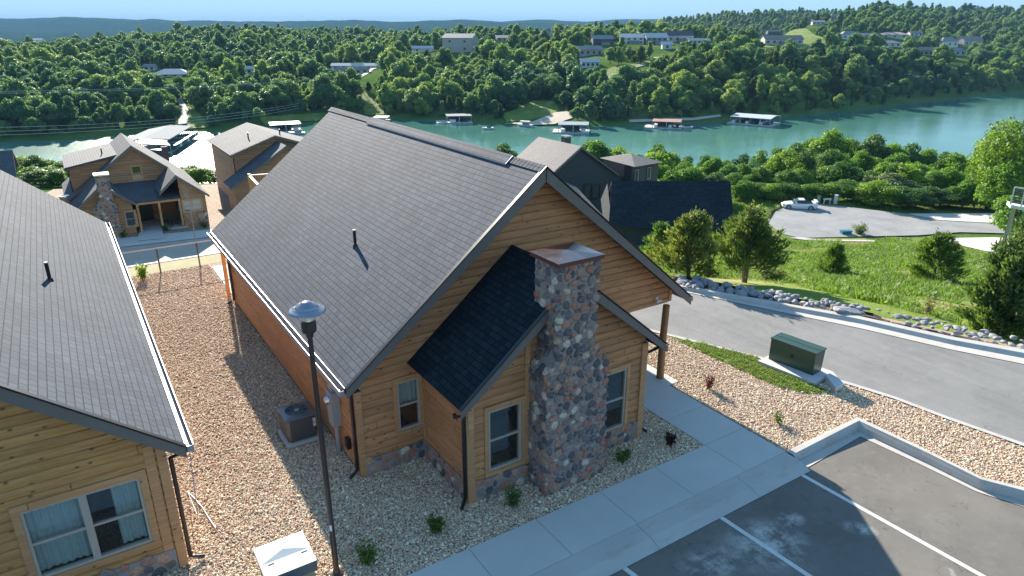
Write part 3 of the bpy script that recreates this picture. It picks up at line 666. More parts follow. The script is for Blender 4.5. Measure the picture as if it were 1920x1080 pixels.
def rake(m, pe, pr, y, face=-1, dep=.24, th=.04, top=.02, axis='y', proud=.03):
    d = np.array([pr[0]-pe[0], 0, pr[1]-pe[1]]); L = np.linalg.norm(d); d /= L; nn = np.array([-d[2], 0, d[0]]); nn = nn if nn[2] > 0 else -nn
    ya, yb = (y-th-proud, y-proud) if face < 0 else (y+proud, y+th+proud)
    ext = 0
    P = lambda s_, c: np.array([pe[0], 0, pe[1]])+d*s_+nn*c
    cut = dep*abs(d[2]/d[0])  # plumb cut at ridge
    c0 = [P(0, -top), P(L, -top), P(L, -top)-Zv*(dep/abs(d[0])), P(0, -top)-Zv*(dep*.9)]
    f = lambda y_: [np.array([p[0], y_, p[2]]) for p in c0]
    A, B = f(ya), f(yb)
    if axis == 'x': A, B = [p[[1, 0, 2]] for p in A], [p[[1, 0, 2]] for p in B]
    m.face(A); m.face(B[::-1])
    for i in range(4): j = (i+1) % 4; m.face([A[i], B[i], B[j], A[j]])
def gutter(m, r, x, z, y0, y1, side, w_=.12):  # trough on the given side of x, r takes the lips painted as bright sun highlights
    xo = x+side*w_
    m.box(*sorted((x, xo)), y0, y1, z-.13, z-.115); m.box(*sorted((xo, xo-side*.012)), y0, y1, z-.115, z-.002); m.box(*sorted((x+side*.002, x+side*.012)), y0, y1, z-.115, z-.006)
    for e in (y0, y1-.01): m.box(min(x, xo)+.013, max(x, xo)-.013, e, e+.01, z-.115, z-.012)
    if r is not None: r.box(*sorted((xo+side*.003, xo-side*.014)), y0-.01, y1+.01, z-.001, z+.012)
def downspout(m, x, y, ztop, zbot, off, kick):  # off: vector from gutter to wall top, kick: foot direction
    g0 = np.array([x+off[0], y+off[1], ztop]); a = np.array([x, y, ztop-.28]); b = np.array([x, y, zbot+.12]); c = b+np.array([kick[0], kick[1], -.09])
    m.tube([g0, g0-Zv*.07, a, b, c], .042, 8)
def vent_pipe(parent, p, h=.36, r=.042):
    m = MB(); m.tube([p-Zv*.1, p+Zv*(.05)], [.085, .055], 12); m.tube([p+Zv*.02, p+Zv*h], r, 12); o = m.build('vent_pipe', M['black'], parent, smooth=False)
    c = MB(); c.tube([p+Zv*(h-.004), p+Zv*(h+.022)], r*1.02, 12); c.build('vent_rim', M['alu'], o)

# ------------------------------------------------------------------ main log cabin
GY, XL, XR, RX, RZ, EZ, ER, EL = 13.4, 4.46, 12.5, 9.24, 6.87, 2.63, 14.50, 4.09
SLP = (RZ-EZ)/(RX-EL); ERZ = RZ-SLP*(ER-RX); V0, V1 = 12.96, 27.35
house = thing('log_cabin', (9, 13.4, 0), 'large log cabin with grey shingle roof and river rock chimney beside the sidewalk', 'cabin')
m = MB(); roof_side(m, (EL, EZ), (RX, RZ), V0, V1); roof_side(m, (ER, ERZ), (RX+.001, RZ), V0, V1)
roof = m.build('roof', M['shingle'], house)
for pe_, y_, fc in (((EL, EZ), V0, -1), ((ER, ERZ), V0, -1), ((EL, EZ), V1, 1), ((ER, ERZ), V1, 1)): m = MB(); rake(m, pe_, (RX, RZ), y_, fc); m.build('rake_board', M['rake'], roof)
m = MB()
for pe in ((EL, EZ), (ER, ERZ)):
    for y in (V0, ): m.bar((pe[0], y-.045, pe[1]+.012), (RX, y-.045, RZ+.012), .10, .022)
    m.box(pe[0]-(.0 if pe[0] > 9 else .0)-.012, pe[0]+.012, V0, V1, pe[1]-.12, pe[1]+.008)
m.build('drip_edge', M['black'], roof)
for ya_, yb_ in ((V0-.02, 14.2), (23.35, V1)):
  m = MB(); yy = ya_
  while yy < yb_:
        for sx in (-1, 1): m.face([(RX, yy, RZ+.035), (RX, yy+.30, RZ+.022), (RX+sx*.16, yy+.30, RZ+.022-.16*SLP), (RX+sx*.16, yy, RZ+.035-.16*SLP)])
        yy += .15
  m.build('ridge_cap', M['shingle'], roof)
m = MB(); a_, b_ = 14.33, 23.35
for sx in (-1, 1): m.slab([(RX, a_, RZ+.065), (RX, b_, RZ+.065), (RX+sx*.21, b_, RZ+.065-.21*SLP), (RX+sx*.21, a_, RZ+.065-.21*SLP)], .02)
rv = m.build('ridge_vent', M['shingle'], roof)
m = MB()
for sx in (-1, 1): x_ = RX+sx*.216; m.bar((x_, a_-.01, RZ+.035-.21*SLP), (x_, b_, RZ+.035-.21*SLP), .012, .035)
m.bar((RX-.21, a_-.02, RZ+.04-.21*SLP), (RX, a_-.02, RZ+.04), .02, .03); m.bar((RX+.21, a_-.02, RZ+.04-.21*SLP), (RX, a_-.02, RZ+.04), .02, .03)
m.build('vent_edge', M['lip'], rv)
# walls
zt = lambda x: (EZ+SLP*(x-EL) if x < RX else ERZ+SLP*(ER-x))-.17
gx1 = 14.1
prof = [(.05, XL, XR), (2.42, XL, XR), (2.4201, XL, gx1), (2.60, XL, gx1)]
prof += [(z, max(XL, EL+(z+.17-EZ)/SLP), min(gx1, ER-(z+.17-ERZ)/SLP)) for z in (2.75, 2.95, 3.3, 4.5, 6.0, 6.62)] + [(RZ-.18, RX-.01, RX+.01)]
w1o = (5.43, 6.0, .90, 2.19)
m = MB(); logwall(m, (0, GY, 0), (1, 0, 0), (0, -1, 0), prof, [w1o])
logwall(m, (XL, 0, 0), (0, 1, 0), (-1, 0, 0), [(.05, GY, 26.4), (2.52, GY, 26.4)])
logwall(m, (XR, 0, 0), (0, 1, 0), (1, 0, 0), [(.05, GY, 26.4), (3.3, GY, 26.4)], [(17.0, 17.9, .05, 2.1)])
logwall(m, (0, 26.4, 0), (1, 0, 0), (0, 1, 0), [(.05, XL, XR), (2.5, XL, XR), (6.6, 9.0, 9.5)])
wall = m.build('wall', M['log'], house)
for bb in ((XR, gx1, GY+.02, 26.4, 2.43, 2.47), (EL+.05, XL-.03, V0, V1, 2.45, 2.47)): m = MB(); m.box(*bb); m.build('soffit', M['soffit'], house)
for nm, bb in (('corner_board', (XL-.05, XL+.10, GY-.055, GY+.1, 0, 2.60)), ('corner_board', (XL-.05, XL+.06, 26.33, 26.5, 0, 2.5)), ('corner_board', (XR-.1, XR+.05, GY-.05, GY+.1, 0, 2.42)), ('corner_board', (gx1-.06, gx1+.05, GY-.055, GY+.07, 2.36, 2.82)), ('back_post', (4.3, 4.42, 27.1, 27.25, 0, 2.45)), ('porch_beam', (XR-.02, gx1-.07, GY-.045, GY+.06, 2.34, 2.425))):
    m = MB(); m.box(*bb); m.build(nm, M['timber'], house)
m = MB(); m.box(XR-.02, XR+.06, 16.98, 17.92, .02, 2.12); d_ = m.build('door', M['rake'], house)
m = MB(); m.lathe([(0, 0), (.03, .0), (.035, .04), (0, .05)], (XR+.1, 17.1, 1.0), 10); m.build('handle', M['alu'], d_)
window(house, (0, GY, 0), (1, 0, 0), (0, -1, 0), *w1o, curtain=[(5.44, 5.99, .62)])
for yv in (GY+.0, 16.6, 20.4, 24.2):
    m = MB(); yq = 13.16 if yv == GY else yv; m.tube([(13.76, yq, 0), (13.75, yq+.01, 1.2), (13.77, yq, 2.36)], [.115, .105, .10], 10); m.build('porch_post', M['post'], house, smooth=True)
m = MB(); m.box(13.50, 13.60, GY-.07, GY-.04, 2.47, 2.60); m.tube([(13.50, GY-.10, 2.53), (13.50, GY-.17, 2.50)], [.03, .05], 10); m.tube([(13.61, GY-.10, 2.53), (13.61, GY-.17, 2.50)], [.03, .05], 10); m.build('flood_light', M['white'], house)
# stone base
for bb, ws in (((XL+.1, 6.03, GY-.06, GY-.034, 0, .42), [((XL+.12, GY-.06, 0), (1, 0, 0), (0, -1, 0), 1.45, .42, 3)]), ((6.035, 6.08, 11.2, GY-.062, 0, .48), [((6.035, GY-.08, 0), (0, -1, 0), (-1, 0, 0), 2.1, .48, 4)]), ((6.085, 7.62, 11.14, 11.166, 0, .48), [((6.2, 11.14, 0), (1, 0, 0), (0, -1, 0), 1.42, .48, 5)]), ((9.30, 11.02, 11.14, 11.166, 0, .48), [((9.32, 11.14, 0), (1, 0, 0), (0, -1, 0), 1.63, .48, 6)])):
    m = MB(); m.box(*bb); sb = m.build('stone_base', M['mortar'], house); m = MB()
    for w_ in ws: stonewall(m, *w_, .05, .13, .02)
    m.build('stones', M['river'], sb)
# chimney room (cross bay) walls and roof
BY, BX0, BX1, BR, BEL, BEZ = 11.2, 6.09, 11.08, 8.60, 5.72, 2.63
BRZ = BEZ+SLP*(BR-BEL); BER = 11.48; BV = 10.86
bo = [(6.58, 7.43, .63, 2.16), (9.85, 10.52, .50, 2.12)]
prof = [(.40, BX0, BX1), (2.72, BX0, BX1), (2.8, BEL+(2.8+.17-BEZ)/SLP, BER-(2.8+.17-BEZ)/SLP), (BRZ-.19, BR-.01, BR+.01)]
m = MB(); logwall(m, (0, BY, 0), (1, 0, 0), (0, -1, 0), prof, bo); logwall(m, (BX0, 0, 0), (0, 1, 0), (-1, 0, 0), [(.4, BY, GY), (2.7, BY, GY)]); logwall(m, (BX1, 0, 0), (0, 1, 0), (1, 0, 0), [(.05, BY, GY), (2.7, BY, GY)])
m.build('wall', M['log'], house)
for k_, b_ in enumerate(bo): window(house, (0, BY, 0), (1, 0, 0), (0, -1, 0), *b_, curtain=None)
for bb in ((BX0-.06, BX0+.12, BY-.075, BY+.1, 0, 2.66), (BX1-.12, BX1+.06, BY-.075, BY+.1, 0, 2.66), (7.52, 7.64, BY-.06, BY-.03, .45, 3.6), (BX0-.05, BX0+.02, GY-.13, GY-.05, .42, 2.66)): m = MB(); m.box(*bb); m.build('corner_board', M['timber'], house)
m = MB(); roof_side(m, (BEL, BEZ), (BR, BRZ), BV, GY-.035); roof_side(m, (BER, BEZ), (BR+.001, BRZ), BV, GY-.035); br = m.build('bay_roof', M['shingle_shaded'], house)
for x_ in (BEL, BER): m = MB(); rake(m, (x_, BEZ), (BR, BRZ), BV, dep=.20); m.build('rake_board', M['rake'], br)
m = MB()
for pe in ((BEL, BEZ), (BER, BEZ)): m.bar((pe[0], BV-.045, pe[1]+.012), (BR, BV-.045, BRZ+.012), .09, .022)
m.build('drip_edge', M['black'], br)
# chimney
ch = MB(); F0 = (7.86, 8.86); B0 = (7.64, 9.28); CY, CYB = 10.47, 11.3
pr = [(0, B0), (2.95, B0), (3.25, (7.80, 9.00)), (3.5, F0), (5.42, F0)]
for (z0, (a0, a1)), (z1, (c0, c1)) in zip(pr[:-1], pr[1:]):
    yb = CYB if z0 >= 3.2 else BY-.03
    ch.face([(a0, CY, z0), (a1, CY, z0), (c1, CY, z1), (c0, CY, z1)]); ch.face([(a0, CYB, z0), (a0, CY, z0), (c0, CY, z1), (c0, CYB, z1)]); ch.face([(a1, CY, z0), (a1, CYB, z0), (c1, CYB, z1), (c1, CY, z1)]); ch.face([(a1, CYB, z0), (a0, CYB, z0), (c0, CYB, z1), (c1, CYB, z1)])
chim = ch.build('chimney', M['mortar'], house)
m = MB(); lo = lambda z: np.interp(z, [0, 2.95, 3.25, 3.5, 6], [7.64, 7.64, 7.80, 7.86, 7.86]); hi_ = lambda z: np.interp(z, [0, 2.95, 3.25, 3.5, 6], [9.28, 9.28, 9.0, 8.86, 8.86])
stonewall(m, (7.62, CY, 0), (1, 0, 0), (0, -1, 0), 1.68, 5.40, 11, .030, .11, .04, .96, lambda a, z: lo(z) < a+7.62 < hi_(z))
stonewall(m, (7.64, BY, 0), (0, -1, 0), (-1, 0, 0), .76, 2.95, 12, .032, .12, .035, .97); stonewall(m, (7.86, CYB, 3.4), (0, -1, 0), (-1, 0, 0), .86, 1.98, 13, .032, .12, .035, .97)
stonewall(m, (9.28, CY, 0), (0, 1, 0), (1, 0, 0), .76, 2.95, 14, .032, .12, .035, .97); stonewall(m, (8.86, CY, 3.4), (0, 1, 0), (1, 0, 0), .85, 1.98, 15, .032, .12, .035, .97)
for k in range(26):  # shoulder stones
    t = k/25; side = k % 2; z = 2.95+.55*rng.random(); x = lo(z) if side == 0 else hi_(z); stone(m, (x, CY+.05+.6*rng.random(), z), (.7*(1 if side == 0 else -1), 0, .7), (0, 1, 0), (-.7 if side == 0 else .7, 0, .7), (.10, .09, .05), 400+k)
m.build('stones', M['river'], chim)
m = MB(); x0, x1, y0, y1, zc = 7.77, 8.95, 10.38, 11.39, 5.5
for q in ([(x0, y0), (x1, y0)], [(x1, y0), (x1, y1)], [(x1, y1), (x0, y1)], [(x0, y1), (x0, y0)]): (a, b), (c, d) = q; m.face([(a, b, zc-.085), (c, d, zc-.085), (c, d, zc), (a, b, zc)])
m.face([(x0, y0, zc-.085), (x0, y1, zc-.085), (x1, y1, zc-.085), (x1, y0, zc-.085)]); cap = m.build('flue_cap', M['copper_edge'], chim)
m = MB(); pk = ((x0+x1)/2, (y0+y1)/2, zc+.07)
cs = [(x0-.005, y0-.005, zc+.002), (x1+.005, y0-.005, zc+.002), (x1+.005, y1+.005, zc+.002), (x0-.005, y1+.005, zc+.002)]
for i in range(4): m.face([cs[i], cs[(i+1) % 4], pk])
m.build('cap_top', M['copper'], cap)
# gutters and downspouts
for x_, z_, sd_ in ((EL-.012, EZ-.03, -1), (ER+.012, ERZ-.03, 1)):
    gd, gr_ = MB(), MB(); gutter(gd, gr_, x_, z_, V0, V1, sd_); go = gd.build('gutter', M['gutter'], house); gr_.build('rim_highlight', M['lip'], go)
for x_, sd_ in ((BER+.006, 1),): gd = MB(); gutter(gd, None, x_, BEZ-.06, BV, GY-.06, sd_, .05); go = gd.build('gutter', M['black'], house)
for x, y, zt_, off_, kick in ((XL-.10, GY+.06, EZ-.1, (-.32, -.3), (-.22, -.1)), (XL-.10, 26.25, EZ-.1, (-.3, .7), (-.25, 0)), (BX0-.11, BY-.02, BEZ-.1, (-.33, -.25), (-.2, -.18)), (BX1+.12, BY+.1, BEZ-.1, (.33, -.2), (.1, -.2))):
    m = MB(); downspout(m, x, y, zt_, .05, off_, kick); m.build('downspout', M['black'], house)
vent_pipe(house, np.array([6.16, 17.40, EZ+SLP*(6.16-EL)]), .42)
# electric meter, conduit and tap on the long wall
m = MB(); m.box(XL-.24, XL-.03, 14.50, 14.86, .80, 1.72); m.box(XL-.20, XL-.03, 14.56, 14.80, 1.72, 1.9); mt = m.build('meter_box', M['grey_box'], house)
m = MB(); m.tube([(XL-.12, 14.66, 0), (XL-.12, 14.66, .81)], .055, 10); m.build('conduit', M['grey_box'], mt); m = MB(); m.tube([(XL-.09, 14.72, 1.88), (XL-.09, 14.72, 2.15), (XL-.13, 14.72, 2.2)], .03, 8); m.build('conduit', M['grey_box'], mt)
m = MB(); m.lathe([(.0, 0), (.11, 0), (.11, .03), (.085, .10), (0, .13)], (0, 0, 0), 18); me_ = m.build('meter', M['alu'], mt, local=True); me_.location = Vector((XL-.24, 14.68, 1.5))-worldloc(mt); me_.rotation_euler = (0, -math.pi/2, 0)
m = MB(); m.box(XL-.13, XL-.03, 13.95, 14.12, .45, .72); m.build('junction_box', M['black'], house)
# ------------------------------------------------------------------ left log cabin
lc = thing('log_cabin', (-3, 12.6, 0), 'log cabin at the left edge with curtained double window and grey shingle roof', 'cabin')
LY, LX, LEX, LEZ, LV0, LV1, LRX = 12.6, .46, .84, 2.80, 12.22, 30.3, -4.4; LRZ = LEZ+SLP*(LEX-LRX)
m = MB(); roof_side(m, (LEX, LEZ), (LRX, LRZ), LV0, LV1); roof_side(m, (2*LRX-LEX, LEZ), (LRX-.001, LRZ), LV0, LV1); lr = m.build('roof', M['shingle_left'], lc)
for x_ in (LEX, 2*LRX-LEX): m = MB(); rake(m, (x_, LEZ), (LRX, LRZ), LV0); m.build('rake_board', M['rake'], lr)
m = MB(); m.bar((LEX, LV0-.045, LEZ+.012), (LRX, LV0-.045, LRZ+.012), .10, .024); m.box(LEX-.012, LEX+.012, LV0, LV1, LEZ-.12, LEZ+.008); m.build('drip_edge', M['black'], lr)
lw = (-1.80, .02, .78, 2.22)
prof = [(.35, 2*LRX-LX, LX), (2.72, 2*LRX-LX, LX), (2.95, 2*LRX-.3, LEX-(3.12-LEZ)/SLP), (LRZ-.18, LRX-.01, LRX+.01)]
m = MB(); logwall(m, (0, LY, 0), (1, 0, 0), (0, -1, 0), prof, [lw]); logwall(m, (LX, 0, 0), (0, 1, 0), (1, 0, 0), [(.05, LY, 29.6), (2.7, LY, 29.6)])
logwall(m, (2*LRX-LX, 0, 0), (0, 1, 0), (-1, 0, 0), [(.05, LY, 29.6), (2.7, LY, 29.6)]); logwall(m, (0, 29.6, 0), (1, 0, 0), (0, 1, 0), [(.05, 2*LRX-LX, LX), (2.7, 2*LRX-LX, LX), (6.5, LRX-.1, LRX+.1)]); m.build('wall', M['log_left'], lc)
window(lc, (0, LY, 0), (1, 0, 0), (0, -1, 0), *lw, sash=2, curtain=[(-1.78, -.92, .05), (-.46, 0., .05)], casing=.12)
for bb in ((LX-.10, LX+.06, LY-.07, LY+.12, 0, 2.72), (LX-.30, LX-.13, LY-.045, LY-.02, .35, 2.8)): m = MB(); m.box(*bb); m.build('corner_board', M['timber'], lc)
m = MB(); m.box(-9, LX-.11, LY-.06, LY-.034, 0, .46); sb = m.build('stone_base', M['mortar'], lc); m = MB(); stonewall(m, (-2.6, LY-.06, 0), (1, 0, 0), (0, -1, 0), 2.9, .46, 21, .06, .15, .02); m.build('stones', M['river'], sb)
gd, gr_ = MB(), MB(); gutter(gd, gr_, LEX+.012, LEZ-.03, LV0, LV1, 1); go = gd.build('gutter', M['gutter'], lc); gr_.box(LEX-.002, LEX+.010, LV0, LV1, LEZ+.008, LEZ+.016); gr_.build('rim_highlight', M['lip'], go)
m = MB(); downspout(m, LX+.12, LY-.02, LEZ-.1, .03, (.3, -.25), (.24, -.05)); m.build('downspout', M['black'], lc)
p = np.array([-.86, 19.15, 0]); p[2] = LEZ+SLP*(LEX-p[0]); vent_pipe(lc, p, .42)
# ------------------------------------------------------------------ small things round the cabins
lp = thing('street_lamp', (2.88, 10.73, 0), 'tall thin dark pole lamp with wide metal disc cap standing in gravel', 'street lamp')
m = MB(); m.tube([(2.88, 10.73, 0), (2.88, 10.73, 5.12)], [.058, .042], 12); po = m.build('pole', M['pole'], lp, smooth=True)
m = MB(); m.lathe([(0, 0), (.13, 0), (.13, .03), (.07, .05), (.06, .12)], (2.88, 10.73, 0), 14); m.build('base_plate', M['pole'], po)
m = MB(); m.frame_box((2.88, 10.73, 1.05), (.84, -.54, 0), (-.54, -.84, 0), (0, 0, 1), -.022, .022, .052, .056, 0, .13); m.build('sticker', M['white'], po)
m = MB(); m.lathe([(0, 5.02), (.055, 5.02), (.075, 5.10), (.115, 5.12), (.125, 5.16), (.125, 5.30), (.10, 5.33), (0, 5.33)], (2.88, 10.73, 0), 20); m.build('lamp_holder', M['pole'], lp)
m = MB(); m.lathe([(.10, 5.33), (.135, 5.40), (.145, 5.46), (.13, 5.50)], (2.88, 10.73, 0), 20); m.build('lamp_glass', M['globe'], lp, smooth=True)
m = MB(); m.lathe([(.10, 5.47), (.27, 5.475), (.305, 5.485), (.31, 5.50), (.27, 5.525), (.19, 5.54), (.185, 5.57), (.165, 5.60), (.10, 5.62), (.095, 5.635), (.06, 5.655), (0, 5.66)], (2.88, 10.73, 0), 32); m.build('lamp_cap', M['lampcap'], lp, smooth=True)
# air conditioner
ac = thing('air_conditioner', (3.73, 15.92, 0), 'square grey air conditioner with round fan grille beside the long cabin wall', 'air conditioner')
m = MB(); m.box(3.29, 4.17, 15.48, 16.36, -.02, .07); m.build('concrete_pad', M['pad'], ac)
m = MB(); m.prism([(3.36, 15.62), (3.43, 15.55), (4.03, 15.55), (4.10, 15.62), (4.10, 16.22), (4.03, 16.29), (3.43, 16.29), (3.36, 16.22)], .09, .70)
cab = m.build('casing', plain('ac_casing', (.07, .075, .08), .4), ac)
m = MB()
for k in range(22):
    x = 3.44+k*.0275
    m.box(x, x+.012, 15.535, 15.549, .16, .66)
for k in range(22): y = 15.63+k*.0275; m.box(3.346, 3.359, y, y+.012, .16, .66)
m.build('louvres', plain('louvre', (.11, .115, .12), .4), cab)
m = MB(); R0, R1 = .29, .25; cx, cy = 3.73, 15.92; N = 32
for k in range(N):
    t0, t1 = 2*math.pi*k/N, 2*math.pi*(k+1)/N; sq = lambda t: (max(-.385, min(.385, .55*math.cos(t))), max(-.385, min(.385, .55*math.sin(t))))
    a, b = sq(t0), sq(t1); i0, i1 = (R0*math.cos(t0), R0*math.sin(t0)), (R0*math.cos(t1), R0*math.sin(t1))
    m.face([(cx+i0[0], cy+i0[1], .76), (cx+a[0], cy+a[1], .735), (cx+b[0], cy+b[1], .735), (cx+i1[0], cy+i1[1], .76)])
    m.face([(cx+a[0], cy+a[1], .735), (cx+a[0], cy+a[1], .69), (cx+b[0], cy+b[1], .69), (cx+b[0], cy+b[1], .735)])
    m.face([(cx+i0[0], cy+i0[1], .76), (cx+i1[0], cy+i1[1], .76), (cx+i1[0], cy+i1[1], .705), (cx+i0[0], cy+i0[1], .705)])
m.build('top_panel', plain('ac_top', (.15, .16, .175), .3, metal=.3), ac)
m = MB()
for r in (.06, .10, .14, .18, .22, .26): m.tube([(cx+r*math.cos(t), cy+r*math.sin(t), .757) for t in np.linspace(0, 2*math.pi, 25)], .003, 4, False)
for k in range(8): t = k*math.pi/4; m.tube([(cx+.05*math.cos(t), cy+.05*math.sin(t), .754), (cx+.29*math.cos(t), cy+.29*math.sin(t), .754)], .004, 4)
m.lathe([(0, .765), (.06, .765), (.065, .75)], (cx, cy, 0), 16); m.build('fan_grille', M['grey_box'], ac)
m = MB()
for k in range(3):
    t = k*2.09; m.face([(cx+.03*math.cos(t), cy+.03*math.sin(t), .715), (cx+.26*math.cos(t-.2), cy+.26*math.sin(t-.2), .712), (cx+.26*math.cos(t+.7), cy+.26*math.sin(t+.7), .730), (cx+.04*math.cos(t+.9), cy+.04*math.sin(t+.9), .722)])
m.build('fan', M['black'], ac)
for bb in ((4.0, 4.07, 15.537, 15.546, .50, .62), (4.0, 4.07, 15.537, 15.546, .38, .48)): m = MB(); m.box(*bb); m.build('label_plate', M['white'], ac)
# pale cabinet in the gravel, bottom left
uc = thing('utility_cabinet', (2.0, 10.85, 0), 'pale metal cabinet with sloping lid in gravel beside the lamp pole', 'cabinet')
m = MB(); m.box(1.60, 2.42, 10.50, 11.22, 0, .68); m.build('body', plain('cabinet_green', (.20, .23, .15), .5), uc)
m = MB(); m.box(1.55, 2.47, 10.44, 10.475, .52, .74); m.box(1.93, 2.02, 10.430, 10.438, .63, .655); m.build('lid_lip', plain('cabinet_lip', (.05, .085, .11), .4), uc)
m = MB(); m.face([(1.55, 10.44, .745), (2.47, 10.44, .745), (2.47, 10.80, .775), (1.55, 10.80, .775)]); m.face([(1.55, 10.80, .775), (2.47, 10.80, .775), (2.01, 10.98, .83)]); m.face([(1.55, 10.80, .775), (2.01, 10.98, .83), (1.55, 11.30, .79)]); m.face([(2.47, 10.80, .775), (2.47, 11.30, .79), (2.01, 10.98, .83)]); m.face([(1.55, 11.30, .79), (2.01, 10.98, .83), (2.47, 11.30, .79)])
m.face([(1.55, 10.44, .68), (1.55, 10.44, .745), (1.55, 10.80, .775), (1.55, 11.30, .79), (1.55, 11.30, .68)]); m.face([(2.47, 10.44, .68), (2.47, 11.30, .68), (2.47, 11.30, .79), (2.47, 10.80, .775), (2.47, 10.44, .745)]); m.face([(1.55, 11.30, .68), (1.55, 11.30, .79), (2.47, 11.30, .79), (2.47, 11.30, .68)])
ld = m.build('lid', plain('cabinet_lid', (.60, .63, .60), .4), uc)
for x_ in (1.68, 2.28): m = MB(); m.box(x_, x_+.11, 10.755, 10.785, .775, .782); m.build('slot', M['black'], ld)
# green transformer
tf = thing('transformer_box', (17.75, 11.3, 0), 'dark green transformer box on a concrete pad beside the road', 'transformer', rz=0)
ang = math.atan2(.17, 1.46); ax = np.array([math.sin(ang), -math.cos(ang), 0]); ay = np.array([math.cos(ang), math.sin(ang), 0]); o_ = np.array([17.40, 12.12, 0])
m = MB(); m.frame_box(o_-ay*.38+ax*-.12, ax, ay, Zv, 0, 1.86, 0, 1.10, -.05, .10); m.build('concrete_pad', M['pad'], tf)
gm = plain('transformer_green', (.026, .06, .042), .35, .15)
m = MB(); P = lambda a, b, c: o_+ax*a+ay*b+Zv*c
A = [P(0, 0, .10), P(1.46, 0, .10), P(1.46, .50, .10), P(0, .50, .10)]; B = [P(0, 0, .80), P(1.46, 0, .80), P(1.46, .56, .80), P(0, .56, .80)]
for i in range(4): j = (i+1) % 4; m.face([A[i], A[j], B[j], B[i]])
m.build('tank', gm, tf)
m = MB(); m.frame_box(o_, ax, ay, Zv, -.02, 1.48, -.02, .26, .803, .835); m.build('hood', gm, tf); m = MB(); m.frame_box(o_, ax, ay, Zv, -.02, 1.48, .275, .59, .803, .84); m.build('lid', gm, tf)
m = MB(); m.frame_box(o_, ax, ay, Zv, .70, .78, -.03, -.002, .42, .52); m.build('handle', M['black'], tf)
q = px((1546, 712), (1560, 706), (1580, 728), (1566, 736)); m = MB(); m.prism([q[3], q[2], q[1], q[0]] if False else q[::-1], -.02, .16); tag(m.build('concrete_slab', M['pad']), 'broken slab of concrete lying on gravel beside the green transformer', 'slab')
wr = MB(); wr.tube([(LEX+.05, LV0+.02, LEZ-.15), (.80, 12.0, 1.4), onz(352, 922, .03)], .008, 5); tag(wr.build('hanging_wire', M['grey_box']), 'thin wire hanging from the left cabin gutter corner to the gravel', 'wire')
# white conduit on the gravel
q = [onz(x, y, .03) for x, y in ((352, 922), (365, 935), (380, 952), (392, 972), (404, 990))]; m = MB(); m.tube(q, .014, 8); tag(m.build('plastic_pipe', M['white'], smooth=True), 'thin white plastic pipe lying curved on the gravel', 'pipe')
# ------------------------------------------------------------------ foliage kit
def cards(m, c, n, size, asp=1., jit=1.):
    """small leaf faces at points c with rough normals n"""
    N = len(c); d = n+rng.normal(0, jit, (N, 3)); d /= np.linalg.norm(d, axis=1)[:, None]+1e-9
    t = rng.normal(0, 1, (N, 3)); t -= d*(t*d).sum(1)[:, None]; t /= np.linalg.norm(t, axis=1)[:, None]+1e-9; b = np.cross(d, t)
    s_ = size*rng.uniform(.6, 1.3, (N, 1)); a_ = t*s_*asp; b_ = b*s_
    V = np.stack([c-a_, c-b_*.55, c+a_, c+b_*.55], 1).reshape(-1, 3); m.arrays(V, np.arange(4*N).reshape(-1, 4))
def limbs(m, base, top, ends, r, crook=.12, n=6):
    base, top = np.asarray(base, float), np.asarray(top, float); k = 5; pts = [base+(top-base)*i/k+(rng.normal(0, crook*.5, 3)*[1, 1, 0] if 0 < i else 0) for i in range(k+1)]
    m.tube(pts, [r*(1-.75*i/k) for i in range(k+1)], n, False)
    for e in ends:
        e = np.asarray(e, float); t = min(.9, max(.25, (e[2]-base[2])/(top[2]-base[2]+1e-6)*.62)); i = int(t*k); p = pts[i]
        mid = (p+e)/2+rng.normal(0, crook, 3)-np.array([0, 0, .05]); m.tube([p, mid, e], [r*(1-.8*t)*.6, r*.28, r*.08], 5, False)
def crown_tree(name, H, R, hb, nl, nleaf, lsize, mat, trunk_r, core=.72, shape='round', seed=0, bark='bark', lobe=(.34, .52)):
    """one broadleaf tree as two meshes: trunk and crown, origin at its foot"""
    g_ = np.random.default_rng(seed); cz = (H+hb)/2; hz = (H-hb)/2; L = []
    for k in range(nl):
        for _ in range(30):
            p = g_.uniform(-1, 1, 3); rr_ = np.linalg.norm(p)
            if rr_ > 1 or rr_ < .35: continue
            if shape == 'cone' and np.hypot(p[0], p[1]) > .25+.55*(1-p[2])/2: continue
            break
        f = g_.uniform(*lobe); L.append((p[0]*R*.68, p[1]*R*.68, cz+p[2]*hz*.72, f*R*(1.1-.25*max(0, p[2]))))
    L.append((0, 0, H-R*.42, R*.42)); L = np.array(L)
    m = MB(); limbs(m, (0, 0, -.3), (0, 0, H*.72), L[::2, :3], trunk_r); tr = m
    cr = MB(); V, Fc = ico()
    if core:
        for l in L: P = l[:3]+V*l[3]*core*(1+.18*np.sin(V[:, [0]]*5+l[0])+.15*np.sin(V[:, [2]]*6+l[1])); cr.arrays(P, Fc)
    w_ = L[:, 3]**2; pick = g_.choice(len(L), nleaf, p=w_/w_.sum()); d = g_.normal(0, 1, (nleaf, 3)); d /= np.linalg.norm(d, axis=1)[:, None]; d[:, 2] = np.where(d[:, 2] < -.5, -d[:, 2], d[:, 2])
    c = L[pick, :3]+d*(L[pick, 3]*g_.uniform(.72, 1.12, nleaf)**1)[:, None]*(1+.14*np.sin(d[:, [0]]*7+pick[:, None])*np.cos(d[:, [2]]*6)); c[:, 2] = np.maximum(c[:, 2], .15)
    cards(cr, c, d, lsize, 1., .75)
    return tr, cr
def as_tree(name, parts, mat, bark='bark'):
    tr, cr = parts; r = bpy.data.objects.new(name, None); COL.objects.link(r); tr.build('trunk', M[bark], r, True, local=True); cr.build('crown', M[mat], r, local=True); return r
